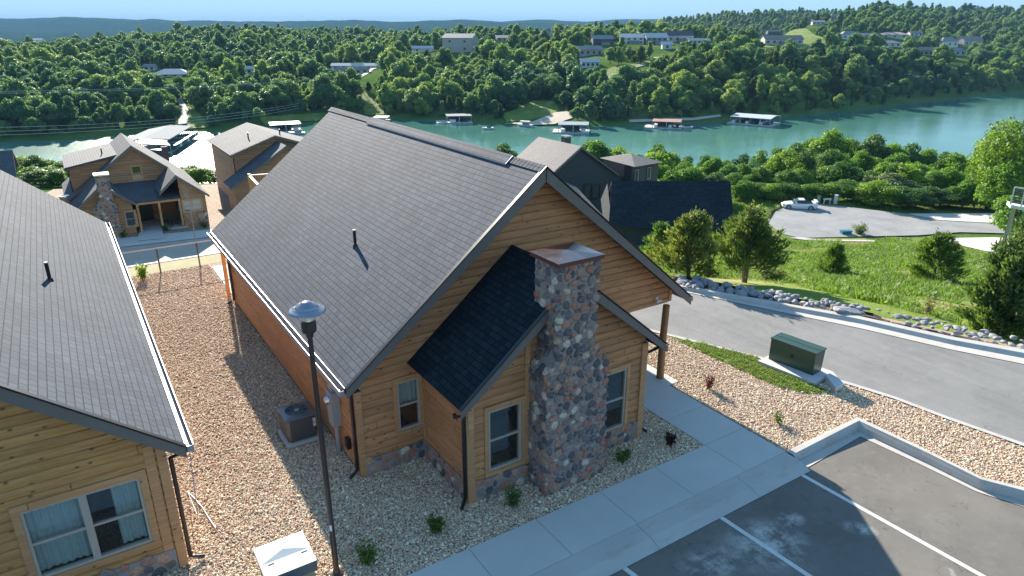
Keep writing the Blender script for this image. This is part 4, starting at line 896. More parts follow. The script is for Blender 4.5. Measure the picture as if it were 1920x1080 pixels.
def as_single(name, parts, mat, bark='bark'):
    tr, cr = parts; n = len(tr.f); cr.mat(0); m = MB(); m.v = cr.v+tr.v; nb = len(cr.v); m.f = cr.f+[tuple(i+nb for i in f) for f in tr.f]; m.uv = cr.uv+tr.uv; m.mi = [0]*len(cr.f)+[1]*n
    return m.build(name, [M[mat], M[bark]], local=True)
def cedar(H, R, seed, nspray, mat='cedar', bare=.12, blunt=.5, size=.075, leader=1, tilt=.75):
    g_ = np.random.default_rng(seed); tr = MB(); cr = MB(); C_, N_ = [], []
    stems = [((0, 0), H)]+[((g_.uniform(-.3, .3)*R, g_.uniform(-.3, .3)*R), H*g_.uniform(.72, .92)) for _ in range(leader-1)]
    for (sx, sy), h in stems:
        tr.tube([(0, 0, -.2), (sx*.4, sy*.4, h*.3), (sx*.9, sy*.9, h*.65), (sx, sy, h*.95)], [.028*H, .022*H, .012*H, .004*H], 7, False)
    nb = int(70*H/3)
    for k in range(nb):
        (sx, sy), h = stems[g_.integers(len(stems))]; t = g_.uniform(bare, .97); a = g_.uniform(0, 2*math.pi); ln = R*(1-t**(1/blunt*.9))**.7*g_.uniform(.55, 1.08)+.06*R
        b0 = np.array([sx*t, sy*t, h*t*.9]); up = ln*tilt*g_.uniform(.5, 1.1); e = b0+np.array([ln*math.cos(a), ln*math.sin(a), up]); mid = (b0+e)/2-np.array([0, 0, up*.12]); tr.tube([b0, mid, e], [.006*H*(1-t*.5), .004*H, .0015*H], 4, False)
        ns = int(nspray/nb); u = g_.uniform(.25, 1.05, ns)**.7; c = b0+(e-b0)*u[:, None]+g_.normal(0, 1, (ns, 3))*(.07+.085*R*(1.1-u))[:, None]*[1, 1, .9]
        C_.append(c); nn = (e-b0)/np.linalg.norm(e-b0); N_.append(np.repeat([nn+[0, 0, .6]], ns, 0))
    c = np.concatenate(C_); nv = np.concatenate(N_); N = len(c)
    t = nv+g_.normal(0, .45, (N, 3)); t /= np.linalg.norm(t, axis=1)[:, None]; b = np.cross(t, g_.normal(0, 1, (N, 3))); b /= np.linalg.norm(b, axis=1)[:, None]
    s_ = size*g_.uniform(.6, 1.5, (N, 1)); V = np.stack([c-t*s_, c-b*s_*.33, c+t*s_*1.15, c+b*s_*.33], 1).reshape(-1, 3); cr.arrays(V, np.arange(4*N).reshape(-1, 4))
    return tr, cr
def shrub(H, R, n, size, seed, spiky=False):
    g_ = np.random.default_rng(seed); tr = MB(); C_ = []
    for k in range(14):
        a = g_.uniform(0, 6.28); e = np.array([R*.8*math.cos(a)*g_.uniform(.3, 1), R*.8*math.sin(a)*g_.uniform(.3, 1), H*g_.uniform(.6, 1)]); tr.tube([(0, 0, -.03), e*.5+[0, 0, .03], e], [.012, .008, .003], 4, False)
        q = g_.uniform(.2, 1.05, (n//14, 1)); C_.append(e*q+g_.normal(0, 1, (n//14, 3))*[R*.2, R*.2, H*.11])
    c = np.concatenate(C_); c[:, 2] = np.abs(c[:, 2])+.01; cr = MB(); cards(cr, c, np.tile([0, 0, 1.], (len(c), 1)), size, 1.2, .8); return tr, cr
def put(root, p, s_=1., rz=None, scl=None): root.location = p; root.rotation_euler = (0, 0, random.uniform(0, 6.28) if rz is None else rz); root.scale = scl if scl else (s_, s_, s_); return root
# shrubs in the gravel
for (x, y), H, R, mt, lb, sd_ in (((687, 1055), .42, .30, 'shrub', 'bushy green shrub in gravel next to the lamp pole', 1), ((818, 998), .42, .22, 'shrub', 'upright green shrub alone in the shaded gravel left of the corner window', 2), ((962, 948), .42, .22, 'leaf_dark', 'dark green shrub below the corner window left of the chimney', 3),
    ((1166, 865), .36, .24, 'shrub', 'green shrub below the window right of the chimney', 4), ((1258, 834), .34, .20, 'purple', 'dark purple shrub in the gravel corner by the sidewalk', 5), ((1328, 728), .48, .22, 'redleaf', 'rusty red leafed shrub in sunny gravel beyond the sidewalk', 6), ((1458, 793), .30, .24, 'shrub', 'small sparse green shrub in gravel near the kerb corner', 7)):
    r = as_tree('shrub', shrub(H, R, 500 if lb[0] != 's' else 170, .028 if mt != 'redleaf' else .024, sd_), mt); tag(r, lb, 'shrub'); put(r, onz(x, y, 0))
r = as_tree('shrub', shrub(.6, .3, 500, .05, 8), 'leaf_near'); tag(r, 'bright green shrub by the back fence beside the left cabin roof', 'shrub'); put(r, (1.75, 31.2, 0))
# cedars on the bank
for (x, yb, yt), wpx, n, kw, lb in (((1290, 527, 392), 62, 9500, dict(mat='cedar', leader=3, blunt=1.1, bare=.08), 'rounded olive green cedar in front of the dark blue roof'), ((1236, 505, 412), 30, 5000, dict(mat='cedar_green', leader=1, blunt=.6), 'narrow cedar at the left of the rounded cedar, before the dark roof'),
    ((1396, 532, 380), 92, 9000, dict(mat='cedar', leader=4, blunt=1.0, bare=.22, tilt=.6), 'tall open cedar with visible dark trunk by the white rocks'), ((1560, 516, 452), 27, 5500, dict(mat='cedar_green', blunt=.8, bare=.03, tilt=.5), 'small cedar in the middle of the sunny meadow'),
    ((1748, 530, 434), 47, 9000, dict(mat='cedar_green', blunt=.7, bare=.03, tilt=.5), 'conical dark cedar in the meadow left of the big cedar'), ((1874, 625, 395), 82, 15000, dict(mat='cedar', leader=4, blunt=1.4, bare=.03, tilt=.5), 'large bushy cedar at the right edge of the meadow')):
    b_ = hit(x, yb); F = LF(b_[0], b_[1])[1]; H = (zrow(F, yt)-b_[2]); R = wpx*F/F_PX*(1.45 if x < 1300 else 1.15); sz = .05+.012*H
    mt = kw.pop('mat'); r = as_tree('cedar_tree', cedar(H, R, 30+int(x) % 17, n, size=sz, **kw), mt); tag(r, lb, 'cedar'); put(r, b_, rz=1.)
b_ = hit(1738, 592); r = as_tree('sapling', shrub(.9, .35, 260, .045, 77), 'drygrass'); tag(r, 'thin young sapling with sparse yellow leaves in the meadow', 'sapling'); put(r, b_)
b_ = hit(1880, 452); r = as_tree('leafy_tree', crown_tree('t', 5.2, 2.3, 1.2, 10, 4200, .17, '', .12, .5, seed=5), 'leaf_near'); tag(r, 'bright green round tree beside the driveway, below the white deck', 'tree'); put(r, b_, .95)
for (x, y, H, R, lb, mt) in ((1318, 520, .9, .8, 'low green bush between the two tall cedars', 'leaf_near'), (1444, 528, .8, .9, 'low bush at the foot of the tall open cedar', 'cedar'), (1610, 440, 1.2, 1., 'small round bush at the near edge of the cul-de-sac', 'shrub'), (1850, 600, 1., .8, 'yellow green bush at the foot of the large bushy cedar', 'shrub')):
    r = as_tree('bush', shrub(H, R, 1500, .06, int(x)), mt); tag(r, lb, 'bush'); put(r, hit(x, y))
drape('dark_soil', [tuple(onz(x, y, 0)[:2]) for x, y in ((1262, 519), (1330, 523), (1450, 542), (1540, 549), (1620, 566), (1680, 590), (1760, 606), (1930, 640), (1960, 660), (1760, 622), (1620, 588), (1500, 566), (1380, 548), (1262, 528))], plain('dark_soil', (.07, .05, .038), .95, .4, 3, .8, bscale=14), .13, .5, wob=.05)
# rocks
rk = []
for k in range(7):
    m = MB(); V, Fc = ico(); g_ = np.random.default_rng(50+k); pl_ = [(g_.normal(0, 1, 3), g_.uniform(.55, .8)) for _ in range(9)]; P = V.copy()
    for nn, dd in pl_: nn = nn/np.linalg.norm(nn); q_ = P @ nn; P = P-np.outer(np.maximum(q_-dd, 0), nn)
    P *= g_.uniform(.75, 1.25, 3)*[1, 1, .75]; m.arrays(P, Fc); rk.append(m)
rmesh = []
g_ = np.random.default_rng(3); cnt = 0
for k in range(150):
    t = g_.random()**1.1; x = 1276+t*345; yk = 541+t*55; wdt = 15*(1-.35*t)+6; y = yk-3-g_.random()*wdt-2*t
    big = (k == 0); 
    if big: x, y = 1592, 586
    p = onz(x, y, .0); s_ = g_.uniform(.08, .21)*(1.1-.3*t); i = k % 7
    if k < 7: o = rk[k].build('rock', M['riprap'], local=True); rmesh.append(o)
    else: o = rmesh[i].copy(); COL.objects.link(o)
    o.location = (p[0], p[1], -.02+s_*.35); o.rotation_euler = (g_.uniform(-.3, .3), g_.uniform(-.3, .3), g_.uniform(0, 6.3)); o.scale = (s_*g_.uniform(.9, 1.4), s_, s_*g_.uniform(.8, 1.1))
    if big: o.scale = (.62, .36, .26); tag(o, 'largest pale flat boulder at the right end of the rock pile', 'boulder')
    else: tag(o, 'pale grey limestone rock in the rock pile along the far kerb', 'rock', 'rocks piled along the far kerb')
g2 = np.random.default_rng(9)
for k in range(70):
    x = 1610+g2.random()*330; y = 593+(x-1600)*.205-3-g2.random()*22; p = onz(x, y, 0.); s_ = g2.uniform(.05, .16); o = rmesh[k % 7].copy(); COL.objects.link(o); o.location = (p[0], p[1], -.02); o.rotation_euler = (0, 0, g2.uniform(0, 6)); o.scale = (s_*1.3, s_, s_*.8)
    tag(o, 'small rock scattered in the dirt verge right of the big boulder', 'rock', 'small rocks in the dirt verge')
m = MB()
pts = [onz(x, y, 0) for x, y in ((1275, 516), (1330, 524), (1390, 535), (1450, 546), (1520, 552), (1580, 560), (1640, 577), (1655, 588))]
for a, b in zip(pts[:-1], pts[1:]):
    za, zb = float(terr(a[0], a[1])), float(terr(b[0], b[1])); h = .22; m.face([(a[0], a[1], za-.1), (b[0], b[1], zb-.1), (b[0]+.06, b[1]+.05, zb+h), (a[0]+.06, a[1]+.05, za+h)]); m.face([(b[0]+.07, b[1]+.06, zb-.1), (a[0]+.07, a[1]+.06, za-.1), (a[0]+.065, a[1]+.055, za+h), (b[0]+.065, b[1]+.055, zb+h)])
tag(m.build('bank_shade_strip', M['bank_shade']), 'low black strip for the shaded bank edge running behind the white rock pile', 'bank shade strip')  # black sheet painting the shade of the bank edge
# ------------------------------------------------------------------ back fence, retaining wall, sapling
rw = MB(); rw.box(-16, 14, 33.25, 33.45, -8.2, .0); tag(rw.build('retaining_wall', M['pad']), 'concrete retaining wall under the back fence above the lower road', 'wall')
flat('dry_grass_strip', [(-16, 31.91), (12.1, 31.91), (12.1, 33.24), (-16, 33.24)], plain('dry_turf', (.34, .31, .17), 1., .3, 2., .6, bscale=10), -.02)
fe = thing('pipe_fence', (3, 31.7, 0), 'low pipe fence with pale top rail behind the gravel yard', 'fence')
k = 0; x = 2.51-1.57*8
while x < 12:
    m = MB(); m.tube([(x, 31.6, 0), (x, 31.6, 1.10)], .032, 8); m.build('post', M['pole'], fe); x += 1.57
m = MB(); m.tube([(-10.5, 31.6, 1.12), (12, 31.6, 1.12)], .03, 8); m.build('rail', M['lip'], fe)
bs = onz(368, 462, -7.5); m = MB(); g_ = np.random.default_rng(4); H = 5.2; m.tube([(0, 0, 0), (.05, 0, 2), (0, .05, H)], [.05, .035, .008], 6, False)
for k in range(34):
    t = g_.uniform(.32, .95); a = g_.uniform(0, 6.28); L = 1.2*(1-t)+.3; b0 = np.array([0, 0, H*t]); e = b0+[L*math.cos(a), L*math.sin(a), L*.9]; m.tube([b0, e], [.012, .004], 4, False)
    for _ in range(3): u = g_.uniform(.3, .9); q = b0+(e-b0)*u; m.tube([q, q+g_.normal(0, .22, 3)+[0, 0, .15]], [.006, .002], 3, False)
sp = m.build('bare_sapling', M['palebark'], local=True); sp.location = bs; tag(sp, 'bare leafless young tree in front of the cottage porch', 'tree')
# ------------------------------------------------------------------ cottages below the fence
def pF(x, y, F): r = ray(x, y); t = F/LF(r[0], r[1])[1]; return CP+r*t
YC = float(onz(393, 420, TZ)[1])
ck = lambda cx, cy, Y=YC: ony(100+cx/4.5, 220+cy/4.5, Y)
ct = thing('cottage', (5, YC, TZ), 'wooden cottage with stone chimney and covered porch below the fence, left of the docks', 'cottage')
def gable(parent, xe0, xe1, xr, zr, ze, y0, y1, mat, nm='roof', th=.16, rk=True, slopes=None):
    ze1 = ze if slopes is None else slopes
    m = MB(); roof_side(m, (xe0, ze), (xr, zr), y0, y1, th); roof_side(m, (xe1, ze1), (xr+.001, zr), y0, y1, th); o = m.build(nm, mat, parent)
    if rk:
        for x_, z_ in ((xe0, ze), (xe1, ze1)): m = MB(); rake(m, (x_, z_), (xr, zr), y0, dep=.22, th=.05); m.build('rake_board', M['rake'], o)
    return o
def gwall(m, xa, xb, xr, zr, sl0, sl1, zb, y, openings=(), course=.22):
    ztl, ztr = zr-(xr-xa)*sl0-.18, zr-(xb-xr)*sl1-.18; zs = sorted({zb, min(ztl, ztr), max(ztl, ztr), zr-.2}); pr_ = []
    for z in zs: pr_.append((z, xa if z <= ztl else xr-(zr-.18-z)/sl0, xb if z <= ztr else xr+(zr-.18-z)/sl1))
    logwall(m, (0, y, 0), (1, 0, 0), (0, -1, 0), pr_, openings, course, .04, (0, .2, .5, .8))
def swall(m, x, y0, y1, z0, z1, side): logwall(m, (x, 0, 0), (0, 1, 0), (side, 0, 0), [(z0, y0, y1), (z1, y0, y1)], (), .22, .04, (0, .2, .5, .8))
UP = YC+4.4
ap = ck(650, 232, UP); Lm = ck(180, 640, UP); Rm = ck(980, 425, UP); rb = onx(225.5, 244.5, float(ap[0])); sL = (ap[2]-Lm[2])/(ap[0]-Lm[0]); sR = (ap[2]-Rm[2])/(Rm[0]-ap[0])
xe0, xe1 = Lm[0]-.9, 10.6; MY1 = float(rb[1])
gable(ct, xe0, xe1, ap[0], ap[2], ap[2]-sL*(ap[0]-xe0), UP-.35, MY1, M['shingle_far'], slopes=ap[2]-sR*(xe1-ap[0]))
uw = (ck(655, 415, UP)[0], ck(735, 415, UP)[0], ck(655, 535, UP)[2], ck(655, 415, UP)[2])
m = MB(); gwall(m, xe0+.45, xe1-.45, ap[0], ap[2], sL, sR, TZ, UP, [uw]); swall(m, xe0+.45, UP, MY1-.4, TZ, ap[2]-sL*(ap[0]-xe0-.45)-.15, -1); swall(m, xe1-.45, UP, MY1-.4, TZ, ap[2]-sR*(xe1-.45-ap[0])-.15, 1)
gwall(m, xe0+.45, xe1-.45, ap[0], ap[2], sL, sR, TZ, MY1-.4); m.build('wall', M['log_far'], ct)
window(ct, (0, UP, 0), (1, 0, 0), (0, -1, 0), *uw)
# shed dormer to the left
DY = UP+1.0; wl, wr = ck(90, 425, DY), ck(530, 312, DY); bl = onx(117.8, 286.7, float(wl[0])); sd2 = (wr[2]-wl[2])/(wr[0]-wl[0])
xr2 = float(ap[0])-.2; DY1 = min(float(bl[1]), MY1-.3); m = MB(); m.slab([(wl[0], DY-.25, wl[2]), (wl[0], DY1, wl[2]), (xr2, DY1, wl[2]+sd2*(xr2-wl[0])), (xr2, DY-.25, wl[2]+sd2*(xr2-wl[0]))], .18); m.build('dormer_roof', M['shingle_far'], ct)
m = MB(); zz = lambda x: wl[2]+sd2*(x-wl[0])-.2; xa_ = wl[0]+.35
logwall(m, (0, DY, 0), (1, 0, 0), (0, -1, 0), [(TZ+.2, xa_, xr2), (zz(xa_), xa_, xr2), (zz(xr2-.02), xr2-.03, xr2)], (), .22, .04, (0, .2, .5, .8)); swall(m, xa_, DY, DY1-.3, TZ, zz(xa_), -1); m.build('dormer_wall', M['log_far'], ct)
m = MB(); downspout(m, xa_-.1, DY-.05, zz(xa_), TZ, (-.3, 0), (0, -.2)); m.build('downspout', M['black'], ct)
p = ck(405, 285, DY+2.2); p[2] = zz(p[0])+.2; vent_pipe(ct, p, .55, .06)
# front left gable with the stone chimney
e0, pk_, e1 = ck(160, 795), ck(400, 560), ck(690, 715); sl_ = (pk_[2]-e0[2])/(pk_[0]-e0[0]); sr_ = (pk_[2]-e1[2])/(e1[0]-pk_[0]); gable(ct, e0[0]-.1, e1[0], pk_[0], pk_[2], e0[2]-.1*sl_, YC-.4, UP+1.2, M['shingle_far'], 'front_roof', slopes=e1[2])
lw1 = (ck(600, 800)[0], ck(688, 800)[0], ck(600, 925)[2], ck(600, 800)[2]); lw0 = (ck(262, 845)[0], ck(350, 845)[0], ck(262, 925)[2]-.3, ck(262, 838)[2])
m = MB(); gwall(m, e0[0]+.35, e1[0]-.3, pk_[0], pk_[2], sl_, sr_, TZ, YC, [lw0, lw1]); swall(m, e0[0]+.35, YC, UP, TZ, e0[2]+.1, -1); swall(m, e1[0]-.3, YC, UP, TZ, e1[2]+.05, 1); m.build('front_wall', M['log_far'], ct)
window(ct, (0, YC, 0), (1, 0, 0), (0, -1, 0), *lw0); window(ct, (0, YC, 0), (1, 0, 0), (0, -1, 0), *lw1)
c0, c1, cs_, cb0, cb1 = ck(345, 500, YC-.8), ck(465, 500, YC-.8), ck(480, 700, YC-.8), ck(372, 960, YC-.8), ck(585, 990, YC-.8)
m = MB(); pr = [(TZ, cb0[0], cb1[0]), (cs_[2]-.6, cb0[0]+.05, cb1[0]-.05), (cs_[2], c0[0]+.05, c1[0]-.02), (c0[2], c0[0]+.05, c1[0]-.02)]
for (z0, a0, a1), (z1, d0, d1) in zip(pr[:-1], pr[1:]):
    for ya, yb in ((YC-.8, YC+.25),): m.face([(a0, ya, z0), (a1, ya, z0), (d1, ya, z1), (d0, ya, z1)]); m.face([(a0, yb, z0), (a0, ya, z0), (d0, ya, z1), (d0, yb, z1)]); m.face([(a1, ya, z0), (a1, yb, z0), (d1, yb, z1), (d1, ya, z1)]); m.face([(a1, yb, z0), (a0, yb, z0), (d0, yb, z1), (d1, yb, z1)])
cch = m.build('chimney', M['mortar'], ct)
m = MB(); lo2 = lambda z: np.interp(z, [p_[0]-TZ for p_ in pr], [p_[1] for p_ in pr]); hi2 = lambda z: np.interp(z, [p_[0]-TZ for p_ in pr], [p_[2] for p_ in pr])
stonewall(m, (cb0[0], YC-.8, TZ), (1, 0, 0), (0, -1, 0), cb1[0]-cb0[0], c0[2]-TZ, 31, .07, .15, .05, .92, lambda a, z: lo2(z) < a+cb0[0] < hi2(z)); m.build('stones', M['river'], cch)
m = MB(); m.box(c0[0]-.05, c1[0]+.08, YC-.88, YC+.33, c0[2], c0[2]+.12); m.build('flue_cap', M['alu'], cch)
# right gable
a2, r2, l2 = ck(1025, 480), ck(1310, 648), ck(885, 635); s2r = (a2[2]-r2[2])/(r2[0]-a2[0]); s2l = (a2[2]-l2[2])/(a2[0]-l2[0]); gable(ct, l2[0], r2[0], a2[0], a2[2], l2[2], YC-.35, UP+3, M['shingle_far'], 'front_roof', slopes=r2[2])
pw = (ck(1088, 705)[0], ck(1248, 705)[0], ck(1088, 800)[2], ck(1088, 705)[2]); m = MB(); gwall(m, ck(1075, 700)[0], r2[0]-.35, a2[0], a2[2], s2l, s2r, TZ, YC+.02, [pw]); swall(m, r2[0]-.35, YC+.02, UP+.5, TZ, r2[2]+.1, 1); swall(m, ck(1075, 700)[0], YC+.02, UP, TZ, TZ+2.6, -1); m.build('front_wall', M['log_far'], ct)
window(ct, (0, YC+.02, 0), (1, 0, 0), (0, -1, 0), *pw, sash=2, curtain=[(pw[0]+.05, pw[1]-.05, .1)])
m = MB(); m.box(ck(1088, 0)[0], r2[0]-.36, YC-.09, YC-.03, TZ, pw[2]-.15); sb = m.build('stone_base', M['mortar'], ct); m = MB(); stonewall(m, (ck(1088, 0)[0], YC-.09, TZ), (1, 0, 0), (0, -1, 0), r2[0]-.36-ck(1088, 0)[0], pw[2]-.15-TZ, 33, .08, .17, .03); m.build('stones', M['river'], sb)
# porch
p0, p1, pt_ = ck(690, 715, YC-.2), ck(1080, 688, YC-.2), ck(570, 556, UP-.05); zt_ = pt_[2]; m = MB(); m.slab([(p0[0]-.1, YC-.2, p0[2]), (p1[0], YC-.2, p0[2]), (p1[0], UP-.02, zt_), (p0[0]-1.6, UP-.02, zt_)], .15); m.build('porch_roof', M['shingle_far'], ct)
m = MB(); m.box(p0[0], p1[0]-.1, YC-.1, YC+.02, p0[2]-.34, p0[2]-.16); m.build('porch_beam', M['timber'], ct)
for cx in (892, 1068, 705): m = MB(); x_ = ck(cx, 740)[0]; m.box(x_-.09, x_+.09, YC-.1, YC+.08, TZ, p0[2]-.34); m.build('porch_post', M['timber'], ct)
d0, d1 = ck(722, 735, UP)[0], ck(832, 735, UP)[0]; m = MB(); m.box(d0, d1, UP-.10, UP-.055, TZ+.1, TZ+2.2); dd = m.build('door', M['black'], ct); m = MB(); m.box(d0+.25, d1-.25, UP-.115, UP-.103, TZ+1.75, TZ+2.1); m.build('door_light', M['white'], dd)
m = MB(); m.box(p0[0], p1[0]+.2, YC-.15, UP-.06, TZ, TZ+.1); m.build('porch_floor', M['concrete'], ct)
for i, cx in enumerate((950, 1025)):  # rocking chairs
    q = ck(cx, 880, YC+.9); c = thing('porch_chair', (q[0], q[1], TZ+.1), ('dark porch chair left of the other one on the cottage porch', 'dark porch chair nearest the stone base on the cottage porch')[i], 'chair', 'chairs on the cottage porch')
    m = MB(); m.box(-.28, .28, -.28, .28, .40, .45); m.build('seat', M['black'], c, local=True); m = MB(); m.box(-.28, .28, .26, .31, .46, 1.05); m.build('backrest', M['black'], c, local=True)
    for sx in (-.26, .26):
        for sy in (-.26, .26): m = MB(); m.box(sx-.025, sx+.025, sy-.025, sy+.025, 0, .40 if sy > 0 else .65); m.build('leg', M['black'], c, local=True)
q = ck(115, 690); wk = thing('metal_flue', (q[0]-.2, q[1]+1.5, TZ), 'dark round flue with pale cap at the left of the stone chimney cottage', 'flue'); m = MB(); m.tube([(q[0]-.2, q[1]+1.5, TZ), (q[0]-.2, q[1]+1.5, q[2]-.1)], .36, 14); m.build('pipe', M['river'], wk); m = MB(); m.tube([(q[0]-.2, q[1]+1.5, q[2]-.1), (q[0]-.2, q[1]+1.5, q[2]+.02)], .42, 14); m.build('cap', M['alu'], wk)
m = MB(); q0 = [onz(x, y, TZ+.10) for x, y in ((258, 452), (262, 428), (302, 424), (308, 447))]; struct_o = flat('porch_path', [tuple(p[:2]) for p in q0], M['concrete'], TZ+.12)
for i, (x, y) in enumerate(((248, 438), (312, 433), (384, 427), (230, 446))): r = as_tree('shrub', shrub(.6, .45, 260, .07, 60+i), 'leaf_dark'); tag(r, ('dark shrub left of the cottage porch path', 'small shrub right of the cottage porch path', 'shrub at the right corner of the stone chimney cottage', 'low shrub by the cottage chimney foot')[i], 'shrub'); put(r, onz(x, y, TZ))
# second cottage
Y2 = 74.0; c2 = thing('cottage', tuple(onz(445, 388, TZ)), 'tall wooden cottage with low pitched grey roof, partly behind the main cabin roof', 'cottage')
eL, aP, eR = ony(429, 290, Y2), ony(513, 252.5, Y2), ony(600, 275, Y2); bL, bP = onx(387, 260, float(eL[0])), onx(462, 229, float(aP[0])); Yb = float((bL[1]+bP[1])/2)
sa, sb_ = (aP[2]-eL[2])/(aP[0]-eL[0]), (aP[2]-eR[2])/(eR[0]-aP[0]); xR = float(eR[0])+4; o = gable(c2, eL[0], xR, aP[0], aP[2], eL[2], Y2-.4, Yb, M['shingle_far'], slopes=aP[2]-sb_*(xR-aP[0]))
m = MB(); gwall(m, eL[0]+.4, xR-.4, aP[0], aP[2], sa, sb_, TZ-1, Y2); swall(m, eL[0]+.4, Y2, Yb-.4, TZ-4, eL[2]+.05, -1); gwall(m, eL[0]+.4, xR-.4, aP[0], aP[2], sa, sb_, TZ-4, Yb-.4); m.build('wall', M['log_far'], c2)
window(c2, (eL[0]+.4, 0, 0), (0, 1, 0), (-1, 0, 0), Y2+1.0, Y2+1.9, eL[2]-2.6, eL[2]-1.0)
BYY = Y2-3.2; q0, q1, q2 = ony(431, 352, BYY), ony(535, 272, BYY), ony(580, 300, BYY); sq = (q1[2]-q0[2])/(q1[0]-q0[0]); xq = float(q1[0])+3.2
gable(c2, q0[0], xq, q1[0], q1[2], q0[2], BYY-.3, Y2-.05, M['shingle_far'], 'front_roof', slopes=q1[2]-sq*(xq-q1[0]))
m = MB(); gwall(m, q0[0]+.4, xq-.4, q1[0], q1[2], sq, sq, TZ, BYY); swall(m, q0[0]+.4, BYY, Y2, TZ, q0[2]+.1, -1); m.build('front_wall', M['log_far'], c2)
m = MB(); downspout(m, eL[0]+.35, Y2-.12, eL[2]-.15, q0[2], (-.3, 0), (0, -.2)); m.build('downspout', M['black'], c2)
p = ony(466, 262, Y2+3.2); p[2] = eL[2]+sa*(p[0]-eL[0]); vent_pipe(c2, p, .6, .07)
p = ony(524, 247, Y2+2.5); p[2] = aP[2]-sb_*(p[0]-aP[0]); vent_pipe(c2, p, .6, .07)
dk = thing('deck_railing', tuple(pF(468, 365, 48)), 'new pale wooden deck railing just behind the long cabin roof', 'railing')
A, B, B2 = pF(467, 329, 48), pF(508, 326, 50), pF(487, 350, 45)
m = MB(); m.bar(A-Zv*1.8, A+Zv*.12, .16, .16, up=(0, 1, 0)); m.build('post', M['timber'], dk)
for q in (B, B2):
    m = MB(); m.bar(A, q, .16, .07); m.build('top_rail', plain('new_wood_top', (.62, .45, .38), .6), dk)
    for k in range(9): p = A+(q-A)*(k+.5)/9; m = MB(); m.bar(p-Zv*1.0, p-Zv*.03, .04, .04, up=(0, 1, 0)); m.build('baluster', M['timber'], dk)
# third cottage, far left edge
Y3 = 66.0; c3 = thing('cottage', tuple(onz(0, 400, TZ)), 'cottage with dark shaded roof cut off by the left edge', 'cottage'); a, b = ony(22, 281, Y3+4), ony(32, 338, Y3)
m = MB(); m.slab([(a[0]-14, Y3, b[2]), (b[0], Y3, b[2]), (b[0], Y3+4, a[2]), (a[0]-14, Y3+4, a[2])], .18); m.slab([(a[0]-14, Y3+4.02, a[2]), (b[0], Y3+4.02, a[2]), (b[0], Y3+8, b[2]), (a[0]-14, Y3+8, b[2])], .18); m.build('roof', M['shingle_far'], c3)
m = MB(); logwall(m, (0, Y3+.5, 0), (1, 0, 0), (0, -1, 0), [(TZ, a[0]-13.6, b[0]-.4), (b[2], a[0]-13.6, b[0]-.4)], (), .22, .04, (0, .2, .5, .8)); logwall(m, (b[0]-.4, 0, 0), (0, 1, 0), (1, 0, 0), [(TZ, Y3+.5, Y3+7.5), (b[2]+.2, Y3+.5, Y3+7.5), (a[2]-.25, Y3+3.9, Y3+4.1)], (), .22, .04, (0, .2, .5, .8)); m.build('wall', M['log_far'], c3)
# ------------------------------------------------------------------ dark houses on the right slope
dw = plain('dark_siding', (.045, .048, .052), .6, .1); lx, hd = np.array([_ch, -_sh, 0]), np.array([_sh, _ch, 0])
def siding(name, col):
    t = NT(name); v = t.n('SeparateXYZ', ins={0: t.pos()}).outputs[2]; fr = t.math('FRACT', t.math('DIVIDE', v, .22)); return t.fin(t.mix(t.noise(t.obj(), 2.), tuple(x*.9 for x in col), tuple(x*1.1 for x in col)), .6, t.bump(fr, .8, .02), .4)
M['darkside'] = siding('dark_lap_siding', (.05, .06, .07)); M['greyside'] = siding('grey_lap_siding', (.10, .095, .088))
M['roof_dk'] = shingle('shingle_slate', (.09, .092, .10), (.11, .11, .12), .75, .4, 1.6)
YD = float(pF(1087, 273, 78)[1]); dh = thing('dark_house', tuple(pF(1100, 420, 78)), 'charcoal gabled house with paired windows, behind the right slope of the main roof', 'house')
aP = ony(1087, 273.5, YD); eR = ony(1157, 326, YD); eL = ony(1030, 330, YD); sD = (aP[2]-eR[2])/(eR[0]-aP[0]); bP = onx(1010, 253, float(aP[0])); xl = float(aP[0])-5.2
gable(dh, xl, eR[0], aP[0], aP[2], aP[2]-sD*(aP[0]-xl), YD-.3, float(bP[1]), M['roof_dk'], slopes=eR[2])
m = MB(); m.face([(xl+.4, YD, -12), (eR[0]+1.6, YD, -12), (eR[0]+1.6, YD, eR[2]-.6), (eR[0]-.2, YD, eR[2]-.1), (aP[0], YD, aP[2]-.2), (xl+.4, YD, aP[2]-sD*(aP[0]-xl-.4)-.2)]); y1 = float(bP[1])-.3
m.face([(xl+.4, y1, -12), (xl+.4, YD, -12), (xl+.4, YD, aP[2]-5*sD), (xl+.4, y1, aP[2]-5*sD)]); m.face([(eR[0]-.3, YD, -12), (eR[0]-.3, y1, -12), (eR[0]-.3, y1, eR[2]), (eR[0]-.3, YD, eR[2])]); m.build('wall', M['darkside'], dh)
for x0, x1 in ((1096, 1107), (1111, 1123)):
    a, b = ony(x0, 348, YD), ony(x1, 370, YD); window(dh, (0, YD, 0), (1, 0, 0), (0, -1, 0), a[0], b[0], b[2], a[2], casing=.16, wood='black', frame='black', curtain=[(a[0], b[0], (a[2]-b[2])*.35)])
q = pF(1061, 268, 82); m = MB(); m.box(q[0]-.42, q[0]+.42, q[1]-.4, q[1]+.4, q[2]-.8, q[2]+.72); cc = m.build('chimney', M['greyside'], dh); m = MB(); m.box(q[0]-.5, q[0]+.5, q[1]-.48, q[1]+.48, q[2]+.72, q[2]+.86); m.build('chimney_cap', M['alu'], cc)
